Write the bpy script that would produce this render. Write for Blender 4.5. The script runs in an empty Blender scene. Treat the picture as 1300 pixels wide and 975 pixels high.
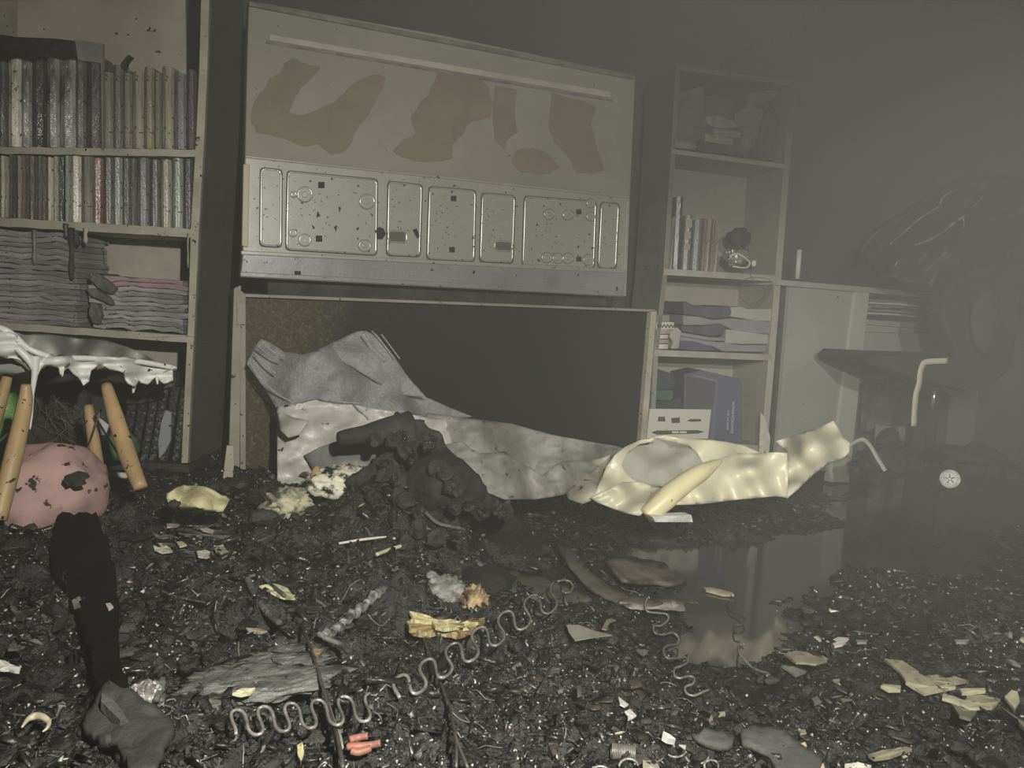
import bpy, bmesh, math, random
import numpy as np
from mathutils import Vector, Matrix, noise as mnoise
from mathutils.geometry import delaunay_2d_cdt
random.seed(7)
RNG = np.random.RandomState(7)
SC = bpy.context.scene
COL = SC.collection

# ------------------------------------------------------------------ camera
F, CX, CY = 976.0, 650.0, 487.5            # focal length in pixels of the 1300x975 frame
CAMPOS = Vector((0, 0, 0.73))
ROT = Matrix.Rotation(math.radians(-27), 3, 'Z') @ Matrix.Rotation(math.radians(90 - 6.0), 3, 'X') @ Matrix.Rotation(math.radians(3.4), 3, 'Z')
cd = bpy.data.cameras.new('camera'); cam = bpy.data.objects.new('camera', cd); COL.objects.link(cam)
cam.location = CAMPOS; cam.rotation_euler = ROT.to_euler()
cd.sensor_width = 36; cd.lens = F / 1300 * 36; cd.clip_start = 0.02
SC.camera = cam
SC.view_settings.view_transform = 'Standard'; SC.view_settings.look = 'None'
SC.view_settings.exposure = 0.0; SC.view_settings.gamma = 1.0; SC.view_settings.use_curve_mapping = False
SC.cycles.use_denoising = True
SC.cycles.max_bounces = 6; SC.cycles.transparent_max_bounces = 12; SC.cycles.volume_bounces = 1
SC.cycles.sample_clamp_indirect = 4.0

# ------------------------------------------------------------------ light
w = bpy.data.worlds.new('world'); SC.world = w; w.use_nodes = True
w.node_tree.nodes['Background'].inputs[0].default_value = (.55, .58, .55, 1)
w.node_tree.nodes['Background'].inputs[1].default_value = 0.05
def lamp(name, kind, loc, target, power, color, size=.03, spot=None, blend=1):
    d = bpy.data.lights.new(name, kind); o = bpy.data.objects.new(name, d); COL.objects.link(o)
    o.location = loc; o.rotation_euler = (Vector(target) - Vector(loc)).to_track_quat('-Z', 'Y').to_euler()
    d.energy = power; d.color = color
    if kind == 'SPOT': d.spot_size = math.radians(spot); d.spot_blend = blend; d.shadow_soft_size = size
    elif kind == 'AREA': d.size = size
    return o
def cs(x, y, z):   # metres right / up / forward of the camera
    return CAMPOS + ROT @ Vector((x, y, -z))
TORCH = lamp('torch', 'SPOT', cs(.22, .30, -.10), cs(-.05, -.42, 2.4), 158, (1.0, .98, .90), .02, 118, 1.0)
FILL_RIGHT = lamp('fill_right', 'SPOT', cs(.75, .45, .15), cs(1.30, -.42, 3.1), 135, (1.0, .98, .91), .02, 62, 1.0)  # unseen fill spot, added to brighten the right side
HAZE = 0.020

# ------------------------------------------------------------------ picture rays on real planes
def ray(px, py): return ROT @ Vector(((px - CX) / F, -(py - CY) / F, -1))
def P(px, py, Z): return CAMPOS + ray(px, py) * Z
class Plane:
    def __init__(s, o, deg):
        a = math.radians(deg); s.o = Vector(o); s.u = Vector((math.cos(a), math.sin(a), 0)); s.n = Vector((math.sin(a), -math.cos(a), 0))
    def pt(s, px, py, off=0):
        r = ray(px, py); t = (s.o + s.n * off - CAMPOS).dot(s.n) / r.dot(s.n)
        return CAMPOS + r * t
WALLP = Plane((0, 2.90, 0), 0)
TVP = Plane((0, 2.28, 0), 0)
BOXP = Plane((0, 2.30, 0), 0)
B1P = Plane(P(120, 300, 2.10), -27)
B2P = Plane(P(920, 350, 3.08), -12)
DESKP = Plane((0, 2.35, 0), 0)

# ------------------------------------------------------------------ materials
MATS = {}
def mat(key, col=(.2, .2, .2), rough=.6, col2=None, ns=8, mix=(.4, .65), speck=0, speckcol=(.012, .012, .01), ss=70, bump=.0, bs=40, metal=0, spec=.5, coat=0, stretch=None, alpha=1, trans=0, sheen=0, rvar=0, bdist=.01, sootz=None):
    if key in MATS: return MATS[key]
    m = bpy.data.materials.new(key); m.use_nodes = True; nt = m.node_tree; N = nt.nodes; L = nt.links
    b = N['Principled BSDF']; tc = N.new('ShaderNodeTexCoord'); src = tc.outputs['Object']
    if stretch:
        mp = N.new('ShaderNodeMapping'); mp.inputs['Scale'].default_value = stretch; L.new(src, mp.inputs[0]); src2 = mp.outputs[0]
    else: src2 = src
    def nz(scale, detail=5, s=src, rough_=.6):
        n = N.new('ShaderNodeTexNoise'); n.inputs['Scale'].default_value = scale; n.inputs['Detail'].default_value = detail
        n.inputs['Roughness'].default_value = rough_; L.new(s, n.inputs['Vector']); return n.outputs['Fac']
    def ramp(fac, a, c):
        r = N.new('ShaderNodeMapRange'); r.inputs['From Min'].default_value = a; r.inputs['From Max'].default_value = c; L.new(fac, r.inputs['Value']); return r.outputs['Result']
    def mx(fac, a, c):
        x = N.new('ShaderNodeMix'); x.data_type = 'RGBA'; L.new(fac, x.inputs['Factor'])
        for sock, v in ((x.inputs['A'], a), (x.inputs['B'], c)):
            if isinstance(v, tuple): sock.default_value = (*v[:3], 1)
            else: L.new(v, sock)
        return x.outputs['Result']
    cur = col
    if col2: cur = mx(ramp(nz(ns, 6, src2), *mix), col, col2)
    if speck:
        cur = mx(ramp(nz(ss, 3), .5 + .22 * (1 - speck), .53 + .22 * (1 - speck)), cur, speckcol)
    if sootz:      # smoke deposit, heavier towards the ceiling
        g = N.new('ShaderNodeNewGeometry'); sp = N.new('ShaderNodeSeparateXYZ'); L.new(g.outputs['Position'], sp.inputs[0])
        ad = N.new('ShaderNodeMath'); ad.operation = 'MULTIPLY_ADD'; ad.inputs[1].default_value = .35; L.new(nz(4, 4), ad.inputs[0]); L.new(sp.outputs['Z'], ad.inputs[2])
        r = N.new('ShaderNodeMapRange'); r.inputs['From Min'].default_value = sootz[0]; r.inputs['From Max'].default_value = sootz[1]; r.inputs['To Max'].default_value = sootz[2]
        L.new(ad.outputs[0], r.inputs['Value']); cur = mx(r.outputs['Result'], cur, (.045, .042, .036))
    if isinstance(cur, tuple): b.inputs['Base Color'].default_value = (*cur, 1)
    else: L.new(cur, b.inputs['Base Color'])
    b.inputs['Roughness'].default_value = rough
    if rvar:
        r = N.new('ShaderNodeMapRange'); r.inputs['From Min'].default_value = .35; r.inputs['From Max'].default_value = .65
        r.inputs['To Min'].default_value = max(.05, rough - rvar); r.inputs['To Max'].default_value = min(1, rough + rvar)
        L.new(nz(ns * 1.7, 4), r.inputs['Value']); L.new(r.outputs['Result'], b.inputs['Roughness'])
    b.inputs['Metallic'].default_value = metal; b.inputs['Specular IOR Level'].default_value = spec
    b.inputs['Coat Weight'].default_value = coat; b.inputs['Coat Roughness'].default_value = .12
    b.inputs['Alpha'].default_value = alpha; b.inputs['Transmission Weight'].default_value = trans
    if bump:
        bp = N.new('ShaderNodeBump'); bp.inputs['Strength'].default_value = bump; bp.inputs['Distance'].default_value = bdist
        L.new(nz(bs, 6, src2), bp.inputs['Height']); L.new(bp.outputs[0], b.inputs['Normal']); L.new(bp.outputs[0], b.inputs['Coat Normal'])
    MATS[key] = m; return m

# ------------------------------------------------------------------ mesh helpers
def mesh(name, vs, fs, smooth=False):
    me = bpy.data.meshes.new(name); me.from_pydata([tuple(v) for v in vs], [], fs); me.validate(); me.update()
    if smooth: me.shade_smooth()
    return me
def fix_normals(me, tri=False):
    bm = bmesh.new(); bm.from_mesh(me); bmesh.ops.recalc_face_normals(bm, faces=bm.faces)
    if tri: bmesh.ops.triangulate(bm, faces=[f for f in bm.faces if len(f.verts) > 4])
    bm.to_mesh(me); bm.free()
def join(*gs):
    V, Fc = [], []
    for v, f in gs:
        o = len(V); V += list(v); Fc += [tuple(i + o for i in q) for q in f]
    return V, Fc
def tag(o, label=None, cat=None, group=None, kind=None):
    for k, v in (('label', label), ('category', cat), ('group', group), ('kind', kind)):
        if v: o[k] = v
    return o
def mk(name, geo, m, parent=None, label=None, cat=None, group=None, kind=None, smooth=False, bevel=0, seg=2, solid=0, fix=True):
    V = [Vector(v) for v in geo[0]]
    org = Vector((sum(v.x for v in V) / len(V), sum(v.y for v in V) / len(V), min(v.z for v in V)))
    me = mesh(name, [v - org for v in V], geo[1], smooth)
    if fix: fix_normals(me, True)
    if smooth: me.shade_smooth()
    o = bpy.data.objects.new(name, me); COL.objects.link(o)
    if m: me.materials.append(m)
    if parent:
        o.parent = parent
        base = parent.location.copy(); pp = parent.parent
        while pp: base += pp.location; pp = pp.parent
        o.location = org - base
    else: o.location = org
    if bevel:
        b = o.modifiers.new('bevel', 'BEVEL'); b.width = bevel; b.segments = seg; b.limit_method = 'ANGLE'; b.angle_limit = math.radians(40)
    if solid:
        s = o.modifiers.new('solid', 'SOLIDIFY'); s.thickness = solid; s.offset = 0
    return tag(o, label, cat, group, kind)
def empty(name, loc, label, cat, group=None):
    o = bpy.data.objects.new(name, None); COL.objects.link(o); o.location = loc; o.empty_display_size = .05
    return tag(o, label, cat, group)
def dup(root):
    c = root.copy(); COL.objects.link(c)
    for ch in list(root.children):
        d = ch.copy(); COL.objects.link(d); d.parent = c
        for g in ch.children:
            e = g.copy(); COL.objects.link(e); e.parent = d
    return c

BOXF = [(0, 1, 2, 3), (7, 6, 5, 4), (0, 4, 5, 1), (1, 5, 6, 2), (2, 6, 7, 3), (3, 7, 4, 0)]
def pbox(pl, q, off=0, depth=.02):       # q: four pixel corners tl tr br bl
    f = [pl.pt(x, y, off) for x, y in q]; return f + [p - pl.n * depth for p in f], BOXF
def rect(x0, y0, x1, y1): return [(x0, y0), (x1, y0), (x1, y1), (x0, y1)]
def pprism(pl, poly, off=0, depth=.02):
    f = [pl.pt(x, y, off) for x, y in poly]; n = len(f)
    return f + [p - pl.n * depth for p in f], [tuple(range(n)), tuple(range(2 * n - 1, n - 1, -1))] + [(i, i + n, (i + 1) % n + n, (i + 1) % n) for i in range(n)]
def wbox(x0, x1, y0, y1, z0, z1):
    return [(x0, y0, z1), (x1, y0, z1), (x1, y0, z0), (x0, y0, z0), (x0, y1, z1), (x1, y1, z1), (x1, y1, z0), (x0, y1, z0)], BOXF
def tube(pts, r, n=8, cap=True):
    pts = [Vector(p) for p in pts]; m = len(pts); rr = r if hasattr(r, '__len__') else [r] * m
    V, Fc = [], []; up = Vector((0.13, 0.2, 1)).normalized()
    t0 = (pts[1] - pts[0]).normalized(); a = t0.cross(up)
    if a.length < .1: a = t0.cross(Vector((1, 0, 0)))
    a.normalize()
    for i, p in enumerate(pts):
        t = (pts[min(i + 1, m - 1)] - pts[max(i - 1, 0)])
        t = t.normalized() if t.length > 1e-9 else t0
        a = (a - t * a.dot(t))
        a = a.normalized() if a.length > 1e-6 else t.orthogonal().normalized()
        b = t.cross(a)
        for k in range(n):
            th = 2 * math.pi * k / n; V.append(p + (a * math.cos(th) + b * math.sin(th)) * rr[i])
    for i in range(m - 1):
        for k in range(n): Fc.append((i * n + k, i * n + (k + 1) % n, (i + 1) * n + (k + 1) % n, (i + 1) * n + k))
    if cap: Fc.append(tuple(range(n - 1, -1, -1))); Fc.append(tuple(range((m - 1) * n, m * n)))
    return V, Fc
def smoothpath(pts, k=6):
    pts = [Vector(p) for p in pts]; out = []
    for i in range(len(pts) - 1):
        p0, p1, p2, p3 = pts[max(i - 1, 0)], pts[i], pts[i + 1], pts[min(i + 2, len(pts) - 1)]
        for j in range(k):
            t = j / k
            out.append(.5 * ((2 * p1) + (p2 - p0) * t + (2 * p0 - 5 * p1 + 4 * p2 - p3) * t * t + (3 * p1 - p0 - 3 * p2 + p3) * t ** 3))
    out.append(pts[-1]); return out
def blob(c, r, sub=3, amp=.25, fr=3.0, seed=0, mtx=None, jag=0):
    bm = bmesh.new(); bmesh.ops.create_icosphere(bm, subdivisions=sub, radius=1)
    V = []
    for v in bm.verts:
        d = v.co.normalized(); s = 1 + amp * mnoise.fractal(d * fr + Vector((seed, seed * 1.7, 0)), 1, 2.1, 4)
        if jag: s += jag * abs(mnoise.noise(d * fr * 3.1 + Vector((0, seed, 5))))
        q = Vector((d.x * r[0], d.y * r[1], d.z * r[2])) * s
        if mtx: q = mtx @ q
        V.append(Vector(c) + q)
    Fc = [tuple(v.index for v in f.verts) for f in bm.faces]; bm.free(); return V, Fc
def inside(x, y, poly):
    c = False; j = len(poly) - 1
    for i in range(len(poly)):
        xi, yi = poly[i]; xj, yj = poly[j]
        if (yi > y) != (yj > y) and x < (xj - xi) * (y - yi) / (yj - yi) + xi: c = not c
        j = i
    return c
def cloth(poly, ctrl, step=5, wr=None, jag=0, seed=1):
    """a sheet whose outline is seen along poly; ctrl = (px, py, Z) depths, wr(px,py)-> extra depth"""
    b = []
    for i in range(len(poly)):
        p, q = Vector(poly[i]), Vector(poly[(i + 1) % len(poly)]); k = max(1, int((q - p).length / step))
        for j in range(k):
            t = p.lerp(q, j / k)
            if jag: t = t + Vector((mnoise.noise(Vector((t.x * .12, t.y * .12, seed))), mnoise.noise(Vector((t.x * .12, t.y * .12, seed + 9))))) * jag
            b.append(t)
    nb = len(b); xs = [p.x for p in b]; ys = [p.y for p in b]; bp = [(p.x, p.y) for p in b]; pts = list(b)
    y = min(ys) + step * .5; r = 0
    while y < max(ys):
        x = min(xs) + (step * .5 if r % 2 else step * .9)
        while x < max(xs):
            if inside(x, y, bp) and inside(x + step * .4, y, bp) and inside(x - step * .4, y, bp) and inside(x, y + step * .4, bp) and inside(x, y - step * .4, bp): pts.append(Vector((x, y)))
            x += step
        y += step * .87; r += 1
    v2, e2, f2, *_ = delaunay_2d_cdt(pts, [(i, (i + 1) % nb) for i in range(nb)], [], 1, 1e-4)
    V = []
    for p in v2:
        sw = sz = 0
        for cx, cy, z in ctrl:
            ww = 1 / (((p.x - cx) ** 2 + (p.y - cy) ** 2) + 60) ** 1.6; sw += ww; sz += ww * z
        z = sz / sw
        if wr: z += wr(p.x, p.y)
        V.append(P(p.x, p.y, z))
    return V, [tuple(f) for f in f2]
def ridge(px, py, fx, fy, seed, amp):
    n = mnoise.noise(Vector((px * fx, py * fy, seed))); return amp * (1 - abs(n) * 2.2)

# ------------------------------------------------------------------ ground height (charred debris bed)
CTRL = [(-80,700,.22,1),(0,680,.22,1),(60,700,.21,1),(150,655,.20,1),(230,665,.17,1),(300,640,.15,.9),(325,618,.19,.8),(360,606,.235,.8),(400,600,.25,1),(400,640,.23,1.2),(480,610,.30,1.2),(560,615,.29,1.2),(620,670,.15,1),
 (680,710,.05,.5),(700,665,.05,.6),(760,665,.04,.6),(640,735,.07,.3),(0,800,.20,1),(120,800,.17,.8),(250,800,.20,1.1),(400,780,.20,1.2),(500,740,.20,1.2),(580,770,.14,.9),(650,770,.10,.8),
 (760,770,.05,.5),(850,715,-.02,.25),(900,735,-.025,.15),(950,715,-.03,.15),(1000,740,-.03,.15),(1040,710,-.03,.15),(1080,700,-.01,.2),(1150,670,-.02,.15),(1250,640,-.03,.12),(1000,660,.03,.6),(930,665,.05,.7),(850,668,.05,.7),
 (1100,740,.02,.6),(1100,790,.02,.4),(1200,720,.0,.35),(1250,770,.03,.4),(1290,730,.03,.4),(1290,830,.07,.7),(1180,880,.08,.6),(1000,850,.06,.8),(900,840,-.02,.15),(880,800,-.02,.15),(950,870,.02,.4),
 (900,920,.05,.8),(840,770,.05,.5),(700,840,.12,1),(600,890,.18,1),(450,900,.24,1.1),(300,900,.26,1.1),(60,870,.22,.4),(0,960,.24,.5),(150,930,.25,.7),(500,975,.27,1),(530,850,.13,.7),(560,930,.20,.8),(700,970,.19,1),(900,970,.13,1),(1100,965,.13,1),(1300,975,.13,1),
 (1400,700,.03,.5),(1450,900,.1,1),(-200,900,.24,1),(1150,610,.0,.2),(1080,640,.01,.3),(700,1200,.22,1),(200,1200,.26,1),(1200,1200,.15,1),(350,700,.2,1.1)]
def _world(px, py, h):
    r = ray(px, py); t = (h - CAMPOS.z) / r.z; p = CAMPOS + r * t; return p.x, p.y
C_XY = np.array([_world(a, b, c) for a, b, c, d in CTRL]); C_H = np.array([c[2] for c in CTRL]); C_A = np.array([c[3] for c in CTRL])
def base(x, y):
    d = (x[..., None] - C_XY[:, 0]) ** 2 + (y[..., None] - C_XY[:, 1]) ** 2
    ww = 1 / (d + .0025) ** 2; s = ww.sum(-1); return (ww * C_H).sum(-1) / s, (ww * C_A).sum(-1) / s
_perm = RNG.permutation(512); _g = RNG.uniform(-1, 1, 512)
def vn(x, y, seed=0):
    xi = np.floor(x).astype(int); yi = np.floor(y).astype(int); fx = x - xi; fy = y - yi
    fx = fx * fx * (3 - 2 * fx); fy = fy * fy * (3 - 2 * fy)
    h = lambda a, b: _g[(_perm[(a + seed * 37) & 511] + b) & 511]
    return (h(xi, yi) * (1 - fx) + h(xi + 1, yi) * fx) * (1 - fy) + (h(xi, yi + 1) * (1 - fx) + h(xi + 1, yi + 1) * fx) * fy
def rough_h(x, y):
    h = .022 * vn(x * 7, y * 7, 1) + .016 * (1 - 2 * np.abs(vn(x * 15, y * 15, 2))) + .011 * (1 - 2 * np.abs(vn(x * 33 + y * 9, y * 30, 3))) + .0065 * vn(x * 70, y * 66, 4) + .004 * vn(x * 150, y * 140, 5)
    return h + .002 * vn(x * 330, y * 320, 6)
def H(x, y):
    b, a = base(x, y); return b + a * rough_h(x, y)
def Hs(x, y): return float(H(np.array([x]), np.array([y]))[0])
_Z = np.arange(.45, 5, .006)
def T(px, py, lift=0.0, smooth=True):
    r = ray(px, py); X = CAMPOS.x + r.x * _Z; Y = CAMPOS.y + r.y * _Z; ZZ = CAMPOS.z + r.z * _Z
    h = base(X, Y)[0] if smooth else H(X, Y)
    k = np.argmax(ZZ < h + lift)
    return P(px, py, float(_Z[k]) if ZZ[k] < h[k] + lift else 3.0)
# ------------------------------------------------------------------ palette
soot = mat('sooted_plaster', (.045, .045, .038), .9, (.085, .085, .074), 2.2, (.35, .7), bump=.4, bs=12)
sootfloor = mat('wet_floor', (.02, .02, .018), .3, (.05, .045, .035), 3, bump=.1)
char = mat('wet_char', (.012, .012, .011), .34, (.05, .048, .042), 26, (.5, .72), bump=.9, bs=170, spec=.6, rvar=.22, bdist=.006)
charmatte = mat('matte_char', (.018, .017, .015), .75, (.055, .052, .046), 14, (.45, .7), bump=.8, bs=70, bdist=.006)
chargloss = mat('tarry_char', (.01, .01, .009), .16, (.03, .03, .027), 30, bump=.7, bs=90, spec=.8, bdist=.004)
ash = mat('grey_ash', (.19, .19, .175), .6, (.035, .034, .03), 22, (.4, .65), bump=.8, bs=110)
greych = mat('grey_charcoal', (.06, .06, .054), .5, (.02, .02, .018), 18, (.4, .65), bump=.8, bs=120, rvar=.2)
cream = mat('cream_board', (.46, .43, .32), .6, (.30, .28, .20), 9, (.4, .7), speck=.35, ss=60, bump=.2)
creamd = mat('dull_cream_board', (.33, .31, .245), .6, (.2, .19, .15), 6, (.35, .7), speck=.3, ss=45, bump=.2)
backp = mat('backing_panel', (.52, .47, .375), .5, (.30, .265, .21), 3.2, (.35, .68), speck=.22, ss=30, bump=.15, bs=14)
white = mat('melted_white_plastic', (.74, .74, .68), .38, (.60, .60, .54), 8, speck=.22, ss=38, bump=.25, bs=20)
whitepap = mat('pale_paper', (.66, .64, .54), .7, (.45, .42, .32), 30, (.4, .7), speck=.25, ss=90, bump=.3)
tanpap = mat('beige_paper', (.42, .37, .25), .7, (.25, .21, .14), 30, (.35, .7), speck=.35, ss=80, bump=.3)
greypap = mat('wet_grey_paper', (.25, .245, .22), .5, (.12, .115, .10), 25, (.35, .7), speck=.35, ss=70, bump=.4)
steel = mat('spring_steel', (.34, .325, .28), .42, (.18, .17, .145), 50, metal=.35, bump=.2)
rust = mat('burnt_steel', (.11, .10, .085), .5, (.05, .045, .04), 50, metal=.4, bump=.3)

# ------------------------------------------------------------------ setting
def struct(name, geo, m, **k): return mk(name, geo, m, kind='structure', **k)
struct('floor', wbox(-2.6, 4.9, -1.2, 3.1, -.12, -.03), sootfloor)
struct('wall_back', wbox(-2.6, 4.9, 2.90, 3.02, -.1, 2.6), soot)
struct('wall_right', wbox(4.6, 4.72, -1.2, 2.9, -.1, 2.6), soot)
struct('wall_left', wbox(-2.6, -2.48, -1.2, 2.9, -.1, 2.6), soot)
struct('ceiling', wbox(-2.6, 4.9, -1.2, 3.1, 2.5, 2.6), soot)

# debris bed: one continuous heightfield, finer where it is nearer
NR, NA = 560, 640
rr = .32 * (5.2 / .32) ** (np.arange(NR) / (NR - 1)); aa = np.radians(np.linspace(27 - 58, 27 + 48, NA))
R_, A_ = np.meshgrid(rr, aa, indexing='ij')
X_, Y_ = R_ * np.sin(A_), R_ * np.cos(A_)
keep = (Y_ < 2.86) & (X_ < 4.5) & (X_ > -2.4)
HH = np.zeros_like(X_)
for i in range(0, NR, 40): HH[i:i + 40] = H(X_[i:i + 40], Y_[i:i + 40])
idx = -np.ones(X_.shape, int); idx[keep] = np.arange(keep.sum())
q = np.stack([idx[:-1, :-1], idx[:-1, 1:], idx[1:, 1:], idx[1:, :-1]], -1).reshape(-1, 4); q = q[(q >= 0).all(1)]
TV_ = np.stack([X_[keep], Y_[keep], HH[keep]], 1).astype(np.float32)
me = bpy.data.meshes.new('charred_debris')
me.vertices.add(len(TV_)); me.vertices.foreach_set('co', TV_.ravel())
me.loops.add(q.size); me.loops.foreach_set('vertex_index', q[:, ::-1].ravel().astype(np.int32))
me.polygons.add(len(q)); me.polygons.foreach_set('loop_start', np.arange(0, q.size, 4, dtype=np.int32))
me.polygons.foreach_set('use_smooth', np.ones(len(q), bool)); me.update(calc_edges=True); me.validate()
deb = bpy.data.objects.new('charred_debris', me); COL.objects.link(deb); me.materials.append(char)
tag(deb, 'wet black charred debris covering the whole floor', 'debris', kind='stuff')

# puddle of fire water
def blobring(cx, cy, rx, ry, n, seed):
    return [(cx + rx * math.cos(t) * (1 + .22 * mnoise.noise(Vector((math.cos(t) * 1.3, math.sin(t) * 1.3, seed)))), cy + ry * math.sin(t) * (1 + .22 * mnoise.noise(Vector((math.cos(t) * 1.3, math.sin(t) * 1.3, seed + 4))))) for t in [2 * math.pi * k / n for k in range(n)]]
ring = blobring(2.45, 1.75, 2.05, 1.05, 90, 3)
ring = [(min(x, 4.5), min(y, 2.8)) for x, y in ring]
water = mat('sooty_water', (.05, .049, .043), .09, spec=.9, bump=.05, bs=9, bdist=.004)
nr = len(ring)
mk('puddle', ([Vector((x, y, .014)) for x, y in ring] + [Vector((x, y, -.028)) for x, y in ring], [tuple(range(nr)), tuple(range(2 * nr - 1, nr - 1, -1))] + [(i, i + nr, (i + 1) % nr + nr, (i + 1) % nr) for i in range(nr)]), water,
   label='dark still puddle of sooty water mirroring the desk', cat='puddle', kind='stuff')

# smoke filling the room
sm = bpy.data.materials.new('smoke'); sm.use_nodes = True; sm.node_tree.nodes.clear()
vo = sm.node_tree.nodes.new('ShaderNodeVolumePrincipled'); vo.inputs['Color'].default_value = (1.0, 1.0, .95, 1)
_n = sm.node_tree.nodes; _l = sm.node_tree.links; _tc = _n.new('ShaderNodeTexCoord'); _sp = _n.new('ShaderNodeSeparateXYZ'); _l.new(_tc.outputs['Object'], _sp.inputs[0])
_mr = _n.new('ShaderNodeMapRange'); _mr.interpolation_type = 'SMOOTHSTEP'   # the smoke is thicker towards the right end of the room
_mr.inputs['From Min'].default_value = -1.2; _mr.inputs['From Max'].default_value = 2.2; _mr.inputs['To Min'].default_value = HAZE; _mr.inputs['To Max'].default_value = HAZE * 6.5
_l.new(_sp.outputs['X'], _mr.inputs['Value']); 
_m2 = _n.new('ShaderNodeMapRange'); _m2.interpolation_type = 'SMOOTHSTEP'   # and in the layer under the ceiling
_m2.inputs['From Min'].default_value = .75; _m2.inputs['From Max'].default_value = 1.95; _m2.inputs['To Min'].default_value = .9; _m2.inputs['To Max'].default_value = 2.4
_mm = _n.new('ShaderNodeMath'); _mm.operation = 'MULTIPLY'; _l.new(_sp.outputs['Z'], _m2.inputs['Value']); _l.new(_mr.outputs['Result'], _mm.inputs[0]); _l.new(_m2.outputs['Result'], _mm.inputs[1])
_l.new(_mm.outputs[0], vo.inputs['Density'])
vo.inputs['Anisotropy'].default_value = .0
oo = sm.node_tree.nodes.new('ShaderNodeOutputMaterial'); sm.node_tree.links.new(vo.outputs[0], oo.inputs['Volume'])
smo = mk('smoke_haze', wbox(-2.45, 4.58, .2, 2.89, .10, 2.49), sm, label='thin grey smoke hanging in the whole room', cat='smoke', kind='stuff')

# ------------------------------------------------------------------ left bookcase
bc = empty('bookcase', B1P.pt(120, 560, -.1), 'tall cream bookcase at the left edge full of charred books', 'bookcase')
BD = .24
def lerp(a, b, t): return a + (b - a) * t
def shelf_y(k, x):          # top edge of the three shelf boards
    (ya, yb) = ((186, 190), (276, 291), (409, 427))[k]; return lerp(ya, yb, x / 250)
# side upright, in one bowed board with nibbled edge
up = [(266, -40), (263, 80), (259, 170), (252, 290), (247, 400), (242, 500), (238, 588)]
mk('side_panel', pprism(B1P, up + [(x - (10 if y < 400 else 8), y) for x, y in reversed(up)], 0, BD), cream, bc, bevel=.001)
mk('outer_face', pprism(B1P, [(x + 3.2, y) for x, y in up] + [(x + 1, y) for x, y in up[::-1]], -.006, BD - .004), mat('sooty_side', (.085, .085, .075), .7, (.05, .05, .045), 5, bump=.2), bc, label='soot-darkened outer face')
for k in range(3):
    t = (9, 11, 9)[k]
    xs = list(range(-60, 250, 14)) + [249, 243, 238][k:k + 1]
    top = [(x, shelf_y(k, x) + mnoise.noise(Vector((x * .05, k, 0))) * 1.2) for x in xs]
    mk('shelf', pprism(B1P, top + [(x, y + t) for x, y in reversed(top)], .001, BD - .01), cream, bc, bevel=.001)
mk('back_panel', pprism(B1P, [(-60, -60), (234, -60), (236, 60), (236, 190), (228, 350), (221, 560), (-60, 545)], -BD + .006, .006), backp, bc)
mk('lower_shelf', pprism(B1P, [(-60, 578), (240, 590), (240, 600), (-60, 588)], -.01, BD - .02), charmatte, bc)
mk('side_panel', pprism(B1P, [(-58, -60), (-50, -60), (-50, 590), (-58, 590)], 0, BD), cream, bc)

def book(pl, x0, x1, yt, yb0, yb1, m, label, cat, group, off=-.012, dep=.16, lean=0, name='book', page=whitepap):
    """spine towards the room; U shaped cover with a page block inside"""
    w = x1 - x0; s = min(2.0, w * .2)
    nrow = 6
    A = [pl.pt(x0 + .3 + lean, yt, off), pl.pt(x1 - .3 + lean, yt, off), pl.pt(x1 - .3, yb1, off), pl.pt(x0 + .3, yb0, off)]
    sec = [(0, -1.0), (0, -.009), (.12, .0), (.5, .0060), (.88, .0), (1, -.009), (1, -1.0), (.86, -1.0), (.86, -.010), (.14, -.010), (.14, -1.0)]
    V = []
    for j in range(2):
        L_, R__ = (A[0], A[1]) if j == 0 else (A[3], A[2])
        for u, d in sec: V.append(L_.lerp(R__, u) + pl.n * (d if d > -.5 else -dep))
    n = len(sec)
    Fc = [(i, (i + 1) % n, (i + 1) % n + n, i + n) for i in range(n)]
    caps = [(0, 1, 9, 10), (1, 2, 9), (2, 3, 4, 8, 9), (4, 5, 8), (5, 6, 7, 8)]
    Fc += caps + [tuple(i + n for i in reversed(c)) for c in caps]
    o = mk(name, (V, Fc), m, label=label, cat=cat, group=group, smooth=False, fix=True)
    dn = Vector((0, 0, -.004)); k1, k2 = .16, .84
    Q = [A[0].lerp(A[1], k1) + dn, A[0].lerp(A[1], k2) + dn, A[3].lerp(A[2], k2) - dn, A[3].lerp(A[2], k1) - dn]
    mk('page_block', ([p - pl.n * .012 for p in Q] + [p - pl.n * (dep - .004) for p in Q], BOXF), page, o)
    return o
def bm_(key, c, c2, rough=.35, sp=.4, coat=.3): return mat('book_' + key, c, rough, tuple(v * .6 for v in c2), 20, (.38, .6), speck=sp * 1.2, ss=75, bump=.9, bs=35, coat=coat, stretch=(1, 1, .22))
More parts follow.
